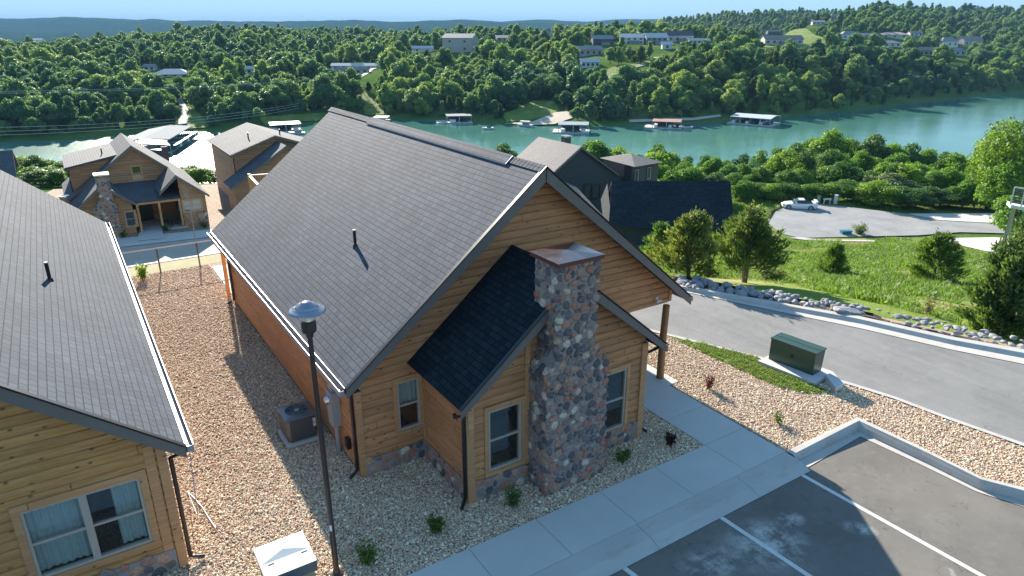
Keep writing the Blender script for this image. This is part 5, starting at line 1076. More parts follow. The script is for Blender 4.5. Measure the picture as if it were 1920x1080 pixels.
# lower dark roof between the main cabin and the garage
a, b, c_, d = pF(1056, 345, 66), pF(1082, 352, 66), pF(1150, 425, 60), pF(1118, 425, 60); m = MB(); m.slab([a, b, c_, d], .2); m.build('lower_roof', M['roof_dk'], dh)
a, b = pF(1056, 341, 66.5), pF(1081, 352, 66.3); m = MB(); m.slab([a+hd*.3, b+hd*.3, b-hd*.2-Zv*.15, a-hd*.2-Zv*.15], .1); m.build('roof_flashing', M['shingle_far'], dh)
# hip roofed wing
th_ = thing('hip_roof_house', tuple(pF(1200, 380, 84)), 'small grey house wing with hip roof and two tall windows above the dark blue roof', 'house')
fr_, rt_, lf_ = pF(1190, 313, 80), pF(1243, 304, 84), pF(1124, 296, 84); zz_ = fr_[2]; rt_ = CP+(rt_-CP)*((zz_-CAMH)/(rt_[2]-CAMH)); lf_ = CP+(lf_-CP)*((zz_-CAMH)/(lf_[2]-CAMH)); bk_ = rt_+lf_-fr_
cen = (rt_+lf_)/2; r = ray(1184, 288.5); t_ = LF(cen[0], cen[1])[1]/LF(r[0], r[1])[1]; apx = CP+r*t_
m = MB(); q = [fr_, rt_, bk_, lf_]
for i in range(4): m.face([q[i], q[(i+1) % 4], apx])
m.face(q[::-1]); m.build('roof', M['roof_dk'], th_)
ins = [p+(cen-p)*.13 for p in q]; m = MB()
for i in range(4): a, b = ins[i], ins[(i+1) % 4]; m.face([(a[0], a[1], -14), (b[0], b[1], -14), (b[0], b[1], zz_-.02), (a[0], a[1], zz_-.02)])
m.build('wall', M['greyside'], th_)
u_ = (ins[1]-ins[0]); Lw = np.linalg.norm(u_); u_ /= Lw; n_ = np.cross(u_, Zv); n_ = n_ if n_ @ (CP-ins[0]) > 0 else -n_
for px0, px1 in ((1178.5, 1187), (1218, 1227)):
    pass
for fx in (.12, .62):
    window(th_, ins[0], u_, n_, Lw*fx-.35, Lw*fx+.35, -1.9, -.45, double=False, casing=.12, wood='black', frame='white', curtain=[(Lw*fx-.3, Lw*fx+.3, .05)])
# garage with the big shaded roof
ga = thing('garage', tuple(pF(1260, 455, 61)), 'low building with one huge roof slope in dark blue shade facing the road, behind the cedars', 'garage')
rl, rr2, el, er = pF(1147, 339.5, 66), pF(1369, 343.5, 66), pF(1141, 426, 61), pF(1376, 435, 61); rr2[2] = rl[2]; er[2] = el[2]
m = MB(); m.slab([el, er, rr2, rl], .16); m.slab([rl+hd*.01, rr2+hd*.01, rr2+hd*6-Zv*4.5, rl+hd*6-Zv*4.5], .16); gr = m.build('roof', shingle('shingle_garage_shaded', (.016, .024, .032), (.026, .036, .046), .9, .15, 1.6), ga)  # shade on the slope facing the road is put into this darker shingle
m = MB(); zg = el[2]-.1; A, B = el+lx*.4+hd*.5, er-lx*.4+hd*.5; Cc, D = B+hd*9.6, A+hd*9.6
for p, q in ((A, B), (B, Cc), (Cc, D), (D, A)): m.face([(p[0], p[1], -11), (q[0], q[1], -11), (q[0], q[1], zg), (p[0], p[1], zg)])
for s_ in (A, B): m.face([(s_[0], s_[1], zg), tuple(s_+hd*9.6*np.array([1, 1, 0])+Zv*(zg-s_[2])), tuple(np.array([*(s_+hd*4.6)[:2], rl[2]-.25]))])
m.build('wall', M['darkside'], ga)
m = MB(); m.bar(el-hd*.08-Zv*.05, er-hd*.08-Zv*.05, .12, .1); m.build('gutter', M['black'], ga)
window(ga, B, np.array([hd[0], hd[1], 0]), lx, 2, 3, -2.2+zg-B[2]+.2, -1.0+zg-B[2]+.2)
# deck at the right edge
de = thing('deck', tuple(hit(1908, 430)), 'white railed raised deck at the right edge above the round green tree', 'deck')
F = 52; A, B = pF(1896, 384, F), pF(1990, 402, F-2); m = MB(); m.slab([A, B, B+hd*1.2+lx*1.5, A+hd*1.2+lx*.5], .25); m.build('deck_floor', M['white'], de)
T0, T1 = pF(1903, 350, F), pF(1990, 362, F-2)
for k in range(5): m = MB(); a = A+(B-A)*k*.22+hd*.1; m.bar(a, a+Zv*1.35, .09, .09, up=(0, 1, 0)); m.build('rail_post', M['white'], de)
for z in (.2, .4, .6, .8, 1.0, 1.18, 1.36): m = MB(); m.bar(A+hd*.1+Zv*z, B+hd*.1+Zv*z, .06, .10); m.build('rail', M['white' if z > 1.2 else 'greyside'], de)
m = MB(); a = A+lx*.5+hd*.3; m.bar((a[0], a[1], -9), (a[0], a[1], a[2]-.1), .22, .22, up=(0, 1, 0)); m.build('support_post', M['vinyl'], de)
for k in (2.6, 4.6): m = MB(); a = A+lx*k+hd*.9; m.bar((a[0], a[1], -9), (a[0], a[1], a[2]-.1), .22, .22, up=(0, 1, 0)); m.build('support_post', M['vinyl'], de)
# ------------------------------------------------------------------ sports car on the cul-de-sac
cp = hit(1497, 391); car = thing('parked_car', tuple(cp), 'white two door sports car parked at the far side of the cul-de-sac', 'car', rz=math.atan2(-_sh, _ch)+math.pi-.22)
wp = NT('car_paint'); wp = wp.fin((.78, .79, .80), .25, None, .5, Coat_Weight=.6); tinted = NT('car_glass').fin((.015, .02, .025), .08, None, .8); tyre = plain('tyre', (.015, .015, .016), .8)
m = MB()  # x forward
prof = [(2.12, .32, .50, .66), (2.05, .26, .60, .78), (1.7, .22, .72, .86), (1.2, .20, .80, .90), (.7, .20, .86, .90), (.0, .20, .88, .90), (-.8, .20, .90, .91), (-1.4, .22, .95, .90), (-1.85, .28, .98, .84), (-2.1, .36, .92, .74)]
rings = []
for x, zb, zt2, hw_ in prof: rings.append([(x, -hw_*.96, zb), (x, -hw_, (zb+zt2)/2), (x, -hw_*.93, zt2-.08), (x, -hw_*.7, zt2), (x, hw_*.7, zt2), (x, hw_*.93, zt2-.08), (x, hw_, (zb+zt2)/2), (x, hw_*.96, zb)])
for r0_, r1_ in zip(rings[:-1], rings[1:]):
    for i in range(8): j = (i+1) % 8; m.face([r0_[i], r0_[j], r1_[j], r1_[i]])
m.face(rings[0]); m.face(rings[-1][::-1]); body = m.build('body', wp, car, True, local=True)
m = MB(); gp = [(.85, .84, .78), (.15, 1.24, .62), (-.55, 1.27, .62), (-1.5, .97, .72)]
G = [[(x, -w2_, z), (x, w2_, z)] for x, z, w2_ in gp]; base_ = [[(x, -.80, .84+.05*(x < -1)), (x, .80, .84+.05*(x < -1))] for x, z, w2_ in gp]
m.mat(1).face([G[0][0], G[0][1], G[1][1], G[1][0]]); m.mat(0).face([G[1][0], G[1][1], G[2][1], G[2][0]]); m.mat(1).face([G[2][0], G[2][1], G[3][1], G[3][0]])
for s_ in (0, 1):
    for i in range(3): m.mat(1).face([base_[i][s_], base_[i+1][s_], G[i+1][s_], G[i][s_]])
m.build('cabin', [wp, tinted], car, local=True)
for wx in (1.32, -1.32):
    for sy in (-1, 1):
        m = MB(); m.tube([(wx, sy*.66, .33), (wx, sy*.915, .33)], .33, 20); wl_ = m.build('wheel', tyre, car, local=True); m = MB(); m.tube([(wx, sy*.80, .33), (wx, sy*.925, .33)], .21, 16); m.build('rim', M['grey_box'], wl_, local=True)
        
m = MB(); m.box(-2.12, -1.78, -.78, .78, 1.10, 1.14); sp_ = m.build('spoiler', wp, car, local=True)
for sy in (-.5, .5): m = MB(); m.box(-1.98, -1.90, sy-.02, sy+.02, .88, 1.10); m.build('spoiler_strut', wp, sp_, local=True)
for sy in (-1, 1):
    m = MB(); m.frame_box((1.93, sy*.60, .60), (.9, 0, -.25), (0, 1, 0), (.2, 0, .9), -.08, .10, -.15, .15, -.05, .06); m.build('headlight', tinted, car, local=True)
    m = MB(); m.box(.42, .55, sy*.92-.09, sy*.92+.09, .88, 1.0); m.build('mirror', wp, car, local=True)
m = MB(); m.box(2.06, 2.135, -.45, .45, .30, .42); m.build('grille', M['black'], car, local=True)
for (x, y), H, wd, mt, lb in (((1534, 381), .95, .30, 'vinyl', 'narrow pale utility pedestal just right of the white car'), ((1566, 382), 1.1, .34, 'white', 'tall white utility pedestal at the kerb of the cul-de-sac')):
    p = hit(x, y); m = MB(); m.box(-wd/2, wd/2, -wd/2, wd/2, 0, H); m.box(-wd/2-.04, wd/2+.04, -wd/2-.04, wd/2+.04, H, H+.08); o = m.build('utility_pedestal', M[mt], local=True); o.location = p; tag(o, lb, 'pedestal')
p = hit(1550, 382); t_ = thing('mailbox_stand', tuple(p), 'low white frame stand between the two pedestals of the cul-de-sac', 'stand', rz=-.5)
m = MB(); m.box(-.5, .5, -.15, .15, .55, .7); m.build('top', M['white'], t_, local=True)
for x_ in (-.4, .4): m = MB(); m.box(x_-.05, x_+.05, -.05, .05, 0, .55); m.build('leg', M['white'], t_, local=True)
p = hit(1585, 440); t_ = thing('blue_bin', tuple(p), 'blue green storage bin at the near edge of the cul-de-sac', 'bin', rz=-.5); m = MB(); tl = plain('teal_plastic', (.02, .16, .20), .5)
m.box(-.55, .55, -.3, .3, .08, .42); m.build('body', tl, t_, local=True); m = MB(); m.box(-.6, .6, -.34, .34, .42, .50); m.build('lid', tl, t_, local=True)
# ------------------------------------------------------------------ docks and boats
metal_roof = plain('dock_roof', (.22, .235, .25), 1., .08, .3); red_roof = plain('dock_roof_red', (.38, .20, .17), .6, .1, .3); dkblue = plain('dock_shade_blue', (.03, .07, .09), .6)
def local_boat(name, label, L, wid, p, rz, canopy=False, group=None, col='white'):
    b = thing(name, tuple(p), label, 'boat', group, rz); m = MB(); pr = [(-L/2, wid*.42, .1, .75), (-L*.1, wid*.5, .05, .8), (L*.3, wid*.36, .1, .9), (L/2, .03, .45, 1.0)]; rg = [[(x, -h_*.6, zb), (x, -h_, zt3), (x, h_, zt3), (x, h_*.6, zb)] for x, h_, zb, zt3 in pr]
    for a, c in zip(rg[:-1], rg[1:]):
        for i in range(4): j = (i+1) % 4; m.face([a[i], a[j], c[j], c[i]])
    m.face(rg[0]); m.build('hull', M[col], b, local=True); m = MB(); m.box(-L*.3, L*.1, -wid*.25, wid*.25, .8, 1.15); m.build('console', tinted, b, local=True)
    if canopy:
        m = MB(); m.box(-L*.35, L*.25, -wid*.45, wid*.45, 2.0, 2.08); cn = m.build('canopy', M['white'], b, local=True)
        for sx in (-.3, .2):
            for sy in (-.4, .4): m = MB(); m.box(L*sx-.03, L*sx+.03, wid*sy-.03, wid*sy+.03, .8, 2.0); m.build('canopy_pole', M['alu'], b, local=True)
    return b
def dock(label, c0, c1, wid, H, rmat, pitch=.08, deck_ext=2., skirt='blue', nb=3):
    """c0,c1: pixels of the two ends of the waterline on the near side"""
    a, b = onz(*c0, LAKE), onz(*c1, LAKE); L = float(np.linalg.norm(b-a)); rz = math.atan2(b[1]-a[1], b[0]-a[0]); d = thing('boat_dock', tuple((a+b)/2), label, 'dock', rz=rz)
    m = MB(); m.box(-L/2-deck_ext, L/2+.3, -.3, wid+.3, .05, .45); m.build('deck', M['pad'], d, local=True)
    m = MB(); e = wid*pitch*2
    m.slab([(-L/2, -.4, H), (L/2, -.4, H), (L/2, wid/2, H+e/2), (-L/2, wid/2, H+e/2)], .2); m.slab([(-L/2, wid/2+.01, H+e/2), (L/2, wid/2+.01, H+e/2), (L/2, wid+.4, H), (-L/2, wid+.4, H)], .2); m.build('roof', rmat, d, local=True)
    n = max(3, int(L/4)+1)
    for k in range(n):
        x = -L/2+.2+(L-.4)*k/(n-1)
        for y in (0, wid): m = MB(); m.box(x-.09, x+.09, y-.09, y+.09, .45, H-.15); m.build('post', M['alu'] if k % 2 else M['grey_box'], d, local=True)
    m = MB(); m.box(-L*.42, L*.2, wid*.55, wid*.85, .45, H-.5); m.build('storage', dkblue, d, local=True)
    for k in range(nb):
        x = -L/2+L*(k+.5)/nb; m = MB(); m.box(x-L/nb*.22, x+L/nb*.22, .3, wid*.5, .5, 1.5); m.build('boat_lift', M['white'] if k % 2 == 0 else dkblue, d, local=True)
    return d
dock('dock with flat white roof and long white deck left of the small motorboat', (838, 232), (885, 231), 7, 3.0, metal_roof, .02, 4, nb=2)
dock('dock with grey blue curved roof behind the charcoal house', (1046, 250), (1103, 251), 8, 3.2, plain('dock_roof_blue', (.32, .36, .40), .5), .08, 2, nb=3)
dock('small dock with faded red roof on the far shore', (1222, 241), (1276, 243), 8, 2.8, red_roof, .04, 3, nb=4)
dock('widest grey roofed dock on the far shore at right', (1368, 232), (1444, 238), 13, 3.0, plain('dock_roof_grey', (.48, .50, .54), .5), .05, 1, nb=6)
dock('white flat dock peeking above the left end of the main roof', (700, 229), (727, 229), 6, 1.8, M['white'], .02, 1, nb=1)
dock('white roofed dock right of the second cottage', (508, 250), (566, 247), 8, 3.0, M['white'], .02, 4, nb=3)
# large covered marina dock at left
z4 = LAKE+4.2; nr_, fr2, nl_, fl_ = onz(317, 261, z4), onz(360, 236, z4), onz(243, 260, z4), onz(271, 239, z4); rn, rf = onz(268, 259, z4+.9), onz(319, 234, z4+.9)
nl_ = rn*2-nr_; fl_ = rf*2-fr2; nl_[2] = fl_[2] = z4
mr = thing('boat_dock', tuple((nr_[:2].tolist()+[LAKE])), 'large marina dock with wide two sided pale metal roof, left of the sun glare', 'dock')
m = MB(); m.slab([nr_, fr2, rf, rn], .3); m.slab([rn-Zv*.01, rf-Zv*.01, fl_, nl_], .3); m.build('roof', metal_roof, mr)
m = MB(); m.slab([nr_-Zv*3.8, fr2-Zv*3.8, fl_-Zv*3.8, nl_-Zv*3.8], .4); m.build('deck', M['pad'], mr)
for k in range(13):
    for P0, P1 in ((nr_, fr2), (nl_, fl_)): p = P0+(P1-P0)*(k/12*.98+.01); m = MB(); m.bar(p-Zv*3.8, p-Zv*.3, .25, .25, up=(0, 1, 0)); m.build('post', dkblue, mr)
for k in range(12):
    p = nr_+(fr2-nr_)*((k+.5)/12)+(rn-nr_)*.12; m = MB(); d_ = (fr2-nr_)/np.linalg.norm(fr2-nr_); m.bar(p-d_*1.1-Zv*2.6, p+d_*1.1-Zv*2.6, 5, 1.3); m.build('boat_lift', (dkblue, tl, M['white'], dkblue)[k % 4], mr)
bh = thing('boathouse', tuple(onz(300, 290, LAKE)), 'low brown roofed boathouse with red brick pier in front of the marina dock', 'boathouse')
z5 = LAKE+5; q = [onz(x, y, z5) for x, y in ((262, 269), (319, 272), (310, 263), (262, 259))]; m = MB(); m.slab(q, .25); m.build('roof', plain('boathouse_roof', (.30, .27, .27), .6), bh)
m = MB(); p = onz(307, 273, z5); m.box(p[0]-.8, p[0]+.8, p[1]-.5, p[1]+.5, LAKE-1, z5-.3); m.build('pier', plain('brick_red', (.16, .05, .045), .8), bh)
m = MB(); c_ = (q[0]+q[2])/2; m.box(c_[0]-4, c_[0]+3, c_[1]-2, c_[1]+2, LAKE+.2, LAKE+2.6); m.build('wall', dkblue, bh)
for p in q: m = MB(); m.bar((p[0], p[1], LAKE-1), (p[0], p[1], z5-.2), .2, .2, up=(0, 1, 0)); m.build('post', M['grey_box'], bh)
local_boat('motorboat', 'small white motorboat alone on open water', 4.6, 1.9, onz(914, 243, LAKE), 2.8)
local_boat('pontoon_boat', 'pontoon boat with canopy moored at the sandy shore', 6.5, 2.4, onz(983, 237, LAKE), 2.2, True)
local_boat('motorboat', 'white boat moored at the red roofed dock', 5, 2, onz(1287, 241, LAKE), 2.9)
local_boat('motorboat', 'white boat under the white roofed dock right of the second cottage', 6, 2.2, onz(556, 252, LAKE), 2.6)
# ------------------------------------------------------------------ houses across the lake
OCC = []   # pixel boxes kept clear of trees in front: x0,x1,ytop,ybase,F
wallc = {k: plain('wall_'+k, c, .7, .06, .5) for k, c in dict(cream=(.46, .44, .38), grey=(.22, .23, .24), dark=(.06, .07, .085), white=(.60, .61, .60), tan=(.34, .29, .22), beige=(.40, .37, .33)).items()}
roofc = {k: plain('roof_'+k, c, .8, .1, .8) for k, c in dict(grey=(.24, .235, .235), brown=(.26, .20, .17), dark=(.07, .075, .085), pale=(.50, .50, .49), pink=(.38, .29, .26)).items()}
winm = NT('far_window').fin((.03, .035, .045), .2, None, .6)
def far_house(label, x0, x1, yt, yb, wk_, rk_, rz=0., storeys=1, name='house', depth=.62, hip=False, wins=4, roofh=.38, wing=False):
    b = hit((x0+x1)/2, yb); F = LF(b[0], b[1])[1]; W = (x1-x0)*F/F_PX*.97; H = zrow(F, yt)-b[2]; W = max(W, 6); H = max(H, 3.4); D = W*depth; hw_ = H*(1-roofh)
    h = thing(name, tuple(b), label, 'house', rz=-HEAD+rz); m = MB(); m.box(-W/2, W/2, 0, D, -2, hw_)
    if not hip: m.face([(-W/2, 0, hw_), (-W/2, D, hw_), (-W/2, D/2, H-.2)]); m.face([(W/2, D, hw_), (W/2, 0, hw_), (W/2, D/2, H-.2)])
    m.build('wall', wallc[wk_], h, local=True)
    e = .45; m = MB(); r_ = roofc[rk_]; ov = W*.28 if hip else -.4
    A, B = (-W/2-e, -e, hw_-.1), (W/2+e, -e, hw_-.1); A2, B2 = (-W/2-e, D+e, hw_-.1), (W/2+e, D+e, hw_-.1); R0, R1 = (-W/2+ov, D/2, H), (W/2-ov, D/2, H)
    m.slab([A, B, R1, R0], .15); m.slab([B2, A2, (R0[0], R0[1]+.01, H), (R1[0], R1[1]+.01, H)], .15)
    if hip: m.face([A2, A, R0]); m.face([B, B2, R1])
    m.build('roof', r_, h, local=True)
    for s_ in range(storeys):
        zc = hw_*(s_+.5)/storeys; wh = min(1.3, hw_/storeys*.5)
        for k in range(wins):
            x = -W/2+W*(k+.5)/wins; ww = min(1.5, W/wins*.55); m = MB(); m.box(x-ww/2, x+ww/2, -.05, .04, zc-wh/2, zc+wh/2); m.build('window', winm, h, local=True)
    if wing: m = MB(); m.box(-W*.12, W*.30, -D*.28, -.02, -2, hw_*.45); m.box(-W*.12-.3, W*.30+.3, -D*.3, -.02, hw_*.47, hw_*.52); m.build('deck', wallc['grey'], h, local=True)
    OCC.append((x0-2, x1+2, yt, yb-1.5, F)); return h
far_house('large plain beige block house with dark upper openings on the left wooded ridge', 829, 886, 63, 98, 'beige', 'grey', -.25, 2, depth=.7, wins=2, roofh=.22)
far_house('white shed with flat pale roof just left of the beige block house', 773, 811, 86, 98, 'white', 'pale', 0, wins=2, depth=.4)
far_house('low house with pale grey roof between trees right of the beige block house', 932, 972, 66, 78, 'tan', 'grey', .2)
far_house('small dark roofed house among trees at the ridge centre', 1016, 1035, 54, 68, 'grey', 'dark', .2, wins=2)
far_house('dark two storey house, leftmost of the row on the hilltop', 1112, 1150, 66, 84, 'dark', 'grey', .1, 2, wing=True)
far_house('white gabled house, second in the hilltop row', 1163, 1206, 63, 82, 'white', 'pale', -.1, 2, wing=True)
far_house('grey gabled house, third in the hilltop row', 1212, 1251, 62, 84, 'grey', 'pale', .1, 2, wing=True)
far_house('house with big dark roof at the right end of the hilltop row', 1252, 1300, 58, 79, 'cream', 'dark', .1, 1, wing=True)
far_house('long low white building right of the hilltop row', 1292, 1330, 72, 82, 'white', 'pale', 0, wins=5, depth=.3)
far_house('small white outbuilding below the hilltop row', 1244, 1258, 78, 92, 'white', 'white' if False else 'pale', 0, wins=1)
far_house('long cream house with brown roof alone on the green field', 1434, 1505, 66, 84, 'cream', 'brown', .05, 1, wins=6, depth=.35, wing=True)
far_house('pale grey building screened by trees left of the curved track', 1086, 1130, 86, 104, 'beige', 'grey', .2, wins=4)
far_house('low bluish white building left of the curved track', 1090, 1124, 110, 126, 'white', 'pale', .1, wins=4)
far_house('small blue building under trees above the green field', 1440, 1462, 56, 64, 'dark', 'dark', 0, wins=1)
for i, (x0, x1, yt, yb, wk_, rk_, lb) in enumerate(((1556, 1580, 26, 38, 'tan', 'brown', 'tan house high on the hill just left of its wooded summit'), (1524, 1545, 38, 46, 'white', 'grey', 'small white house high on the hill left of the tan one'), (1578, 1612, 58, 74, 'white', 'grey', 'white house with grey hip roof, leftmost on the mid slope of the hill'), (1616, 1650, 62, 72, 'tan', 'pink', 'low house with pinkish roof right of the white hip roof house'),
    (1655, 1700, 60, 72, 'cream', 'pink', 'long cream house with pinkish roof high on the right slope'), (1706, 1730, 58, 68, 'white', 'brown', 'small white house with brown roof at the end of the upper row'), (1654, 1692, 76, 88, 'white', 'grey', 'white house with dark grey roof in the middle of the right slope'), (1724, 1748, 88, 104, 'tan', 'brown', 'narrow tan house, lowest on the right slope'),
    (1764, 1796, 70, 88, 'white', 'grey', 'white gabled house right of the lowest tan house'), (1802, 1846, 68, 86, 'cream', 'brown', 'long cream and brown house farthest right on the slope'), (1782, 1808, 90, 104, 'white', 'grey', 'small white house below the farthest right houses'))):
    far_house(lb, x0, x1, yt, yb, wk_, rk_, (.3, -.2, .1)[i % 3], 1, hip=i % 2 == 0, wins=3)
far_house('pale hip roofed house in a clearing of the left forest', 288, 352, 130, 144, 'cream', 'pale', .2, hip=True, wins=4, depth=.6, roofh=.65)
far_house('small white cabin left of the pale hip roofed house', 270, 290, 120, 132, 'white', 'grey', 0, wins=2)
far_house('white building half hidden by trees above the middle of the left forest', 464, 482, 124, 138, 'white', 'pale', 0, wins=2)
far_house('long low pale storage building by the far road left of centre', 622, 714, 122, 130, 'white', 'pale', 0, wins=6, depth=.2)
far_house('second long low storage building below the first one', 630, 690, 131, 138, 'white', 'grey', 0, wins=5, depth=.2)
far_house('lone white roof far away on the left horizon', 60, 78, 72, 79, 'white', 'pale', 0, wins=1)
# utility pole and lines over the left forest
up = hit(675, 168); ul = thing('utility_pole', tuple(up), 'thin wooden utility pole in the green clearing left of centre', 'pole'); Hh = zrow(LF(up[0], up[1])[1], 138)-up[2]
m = MB(); m.tube([(0, 0, 0), (0, 0, Hh)], [.22, .15], 6); m.build('pole', M['bark'], ul, local=True); m = MB(); m.box(-1.6, 1.6, -.1, .1, Hh-1.1, Hh-.9); m.build('crossarm', M['bark'], ul, local=True)
for i, ((xa, ya, Fa), (xb, yb, Fb)) in enumerate((((-60, 172, 150), (675, 139, None)), ((-60, 176, 150), (675, 140, None)), ((-60, 240, 120), (560, 194, 230)), ((-60, 248, 120), (560, 198, 230)), ((-60, 255, 120), (560, 203, 230)))):
    A = pF(xa, ya, Fa); B = pF(xb, yb, Fb or LF(up[0], up[1])[1]); m = MB(); N = 24; m.tube([A+(B-A)*t-Zv*4*t*(1-t)*1.5 for t in np.linspace(0, 1, N)], .022, 4, False)
    tag(m.build('power_line', M['white']), ('upper power line of the high pair crossing the left forest', 'lower power line of the high pair crossing the left forest', 'topmost of the three low power lines above the left shore', 'middle of the three low power lines above the left shore', 'lowest of the three low power lines above the left shore')[i], 'power line')
# ------------------------------------------------------------------ trees: prototypes
def off_scene(o):
    for q in [o]+list(o.children_recursive): COL.objects.unlink(q)
    return o
PF = [as_single('tree_proto', crown_tree('t', H, R, hb, nl+4, int(n*1.9), ls*.95, '', .22, .62, sh, sd_, lobe=(lo_[0]*.85, lo_[1]*.92)), 'leaf_far') for H, R, hb, nl, n, ls, sh, sd_, lo_ in
      ((9.5, 4.2, 1.0, 13, 2000, .30, 'round', 1, (.30, .48)), (8.0, 3.9, .8, 11, 1800, .30, 'round', 2, (.34, .5)), (11, 4.0, 1.2, 15, 2200, .30, 'round', 3, (.26, .42)), (7, 3.4, .5, 9, 1500, .28, 'round', 4, (.36, .52)), (10, 3.0, .8, 13, 1700, .28, 'cone', 5, (.30, .46)), (8.5, 4.6, .8, 16, 2200, .30, 'round', 6, (.24, .40)))]
PF.append(as_single('tree_proto', cedar(7.5, 2.1, 61, 2600, size=.26, blunt=.8, bare=.04), 'leaf_conifer')); PF.append(as_single('tree_proto', cedar(6.5, 2.4, 62, 2600, size=.27, blunt=1.2, bare=.04, leader=2), 'leaf_conifer'))
for o in PF: off_scene(o)
PN = {}
for i, (H, R, hb, nl, n, ls, sd_, mt) in enumerate(((8, 3.1, .7, 17, 9500, .15, 11, 'leaf_near'), (7, 3.0, .5, 15, 9000, .15, 12, 'leaf_near'), (9, 2.9, 1.2, 17, 8000, .14, 13, 'leaf_near'), (5, 2.8, .2, 14, 8500, .14, 14, 'leaf_near'), (8, 2.9, .6, 16, 8500, .15, 15, 'leaf_dark'), (4.5, 3.0, .1, 14, 8500, .14, 16, 'leaf_silver'), (10, 3.4, 1., 18, 5200, .16, 17, 'leaf_lime'))):
    PN[i] = as_tree('leafy_tree', crown_tree('t', H, R, hb, nl, n, ls, '', .13, .42 if i != 6 else 0, 'round', sd_, lobe=(.24, .42)), mt); PN[i]['H'] = H; off_scene(PN[i])
CE = off_scene(as_tree('cedar_tree', cedar(5, 1.5, 91, 5000, mt if False else 'cedar_green', size=.13, blunt=.7, bare=.05), 'cedar_green'))
def link_copy(root):
    c = root.copy(); COL.objects.link(c)
    for ch in root.children: d = ch.copy(); d.parent = c; COL.objects.link(d)
    if 'H' in c: del c['H']
    return c
def belt(x, F, top, kind, label=None, group='trees of the belt between the cul-de-sac and the lake', wide=1.):
    s_ = SCOL_at(x, top); X, Y = unLF(s_*F, F); z = float(terr(X, Y)); H = max(2.2, zrow(F, top)-z); k = H/(PN[kind]['H'] if kind in PN else 5.)
    o = link_copy(PN[kind] if kind in PN else CE); o.location = (X, Y, z-.1); o.rotation_euler = (0, 0, random.uniform(0, 6.28)); kw = max(k, .75)*wide; o.scale = (kw, kw, k)
    tag(o, label or 'leafy green tree in the dense belt between the cul-de-sac and the lake', 'tree', (label if label in LB else None) if label else group); return o
def SCOL_at(x, row): v = (540-row)/F_PX; return (x-960)/F_PX/(math.cos(PITCH)+v*math.sin(PITCH))
rb_ = random.Random(5)
LB = ['low bushy green tree in the front row along the back kerb of the cul-de-sac', 'green tree in the second row behind the cul-de-sac', 'green tree in the third row between the cul-de-sac and the water', 'tree in the last row whose top stands against the lake']
# back row by the water
tops = [(1110, 262), (1160, 275), (1200, 290), (1235, 268), (1262, 285), (1290, 292), (1325, 290), (1362, 300), (1395, 288), (1430, 280), (1462, 276), (1495, 268), (1528, 258), (1562, 244), (1600, 262), (1640, 254), (1678, 268), (1712, 268), (1745, 278), (1775, 288), (1805, 296), (1840, 290), (1880, 270), (1915, 260)]
for i, (x, y) in enumerate(tops): belt(x, 128+rb_.uniform(-6, 6), y, (0, 1, 4, 2, 0, 4)[i % 6], LB[3])
for i, x in enumerate(range(1235, 1900, 27)): belt(x+rb_.uniform(-6, 6), 110+rb_.uniform(-4, 4), np.interp(x, [1235, 1400, 1560, 1700, 1900], [300, 302, 286, 292, 306])+rb_.uniform(-16, 14), rb_.choice((3, 1, 0, 4, 1)), LB[2], wide=rb_.uniform(.85, 1.3))
for i, x in enumerate(range(1380, 1905, 25)): belt(x+rb_.uniform(-6, 6), 99+rb_.uniform(-3, 3), np.interp(x, [1390, 1560, 1700, 1900], [322, 314, 316, 326])+rb_.uniform(-18, 16), rb_.choice((3, 0, 1, 4, 2)), LB[1], wide=rb_.uniform(.8, 1.4))
for i, x in enumerate(range(1400, 1930, 23)): belt(x+rb_.uniform(-5, 5), (91.5 if x < 1610 else 88.5)+rb_.uniform(-.8, 1.2), np.interp(x, [1400, 1560, 1700, 1900], [350, 344, 340, 346])+rb_.uniform(-16, 20), rb_.choice((3, 3, 1, 4, 0)), LB[0], wide=rb_.uniform(.8, 1.5))
belt(1668, 96, 324, 5, 'silvery green rounded bush tree in front of the dense belt', wide=1.5); belt(1705, 95.5, 338, 5, 'second silvery bush right of the larger silvery one', wide=1.3)
belt(1562, 124, 243, 2, 'tallest airy tree standing above the belt left of its middle'); belt(1645, 122, 252, 4, 'tall dark tree with open branches right of the tallest belt tree')
belt(1890, 88, 222, 6, 'tall lime green tree at the right edge above the driveway'); belt(1915, 82, 225, 6, 'lime green tree cut by the right edge'); belt(1858, 92, 262, 6, 'shorter lime green tree left of the tall one'); belt(1900, 80, 300, 0, 'dark green tree below the lime green trees'); belt(1840, 93, 318, 1, 'green tree below the left side of the lime trees')
belt(1230, 92, 300, 1, 'tree just right of the hip roofed house'); belt(1262, 88, 318, 3, 'bushy tree above the right end of the dark blue roof'); belt(1300, 90, 312, 0, 'green tree behind the dark blue roof', wide=1.2); belt(1345, 90, 322, 4, 'dark tree behind the right corner of the dark blue roof')
belt(1120, 100, 262, 0, 'bright green tree between the charcoal house and the hip roof'); belt(1165, 104, 290, 9, 'small conifer behind the hip roofed house'); belt(1500, 100, 300, 9, 'pointed conifer in the belt above the white car')
belt(943, 92, 268, 4, 'single dark tree top behind the main roof ridge'); belt(960, 92, 282, 4, 'second low dark tree top by the main roof ridge')
for i, (x, F, y, k) in enumerate(((38, 100, 292, 0), (62, 96, 290, 4), (88, 98, 298, 0), (112, 94, 302, 1), (60, 88, 318, 3), (96, 88, 325, 3), (125, 90, 318, 1), (75, 84, 345, 4), (110, 84, 350, 3), (15, 104, 300, 1), (140, 88, 340, 3))): belt(x, F, y, k, None, 'trees between the left cottages')['label'] = 'leafy tree in the clump between the two left cottages'
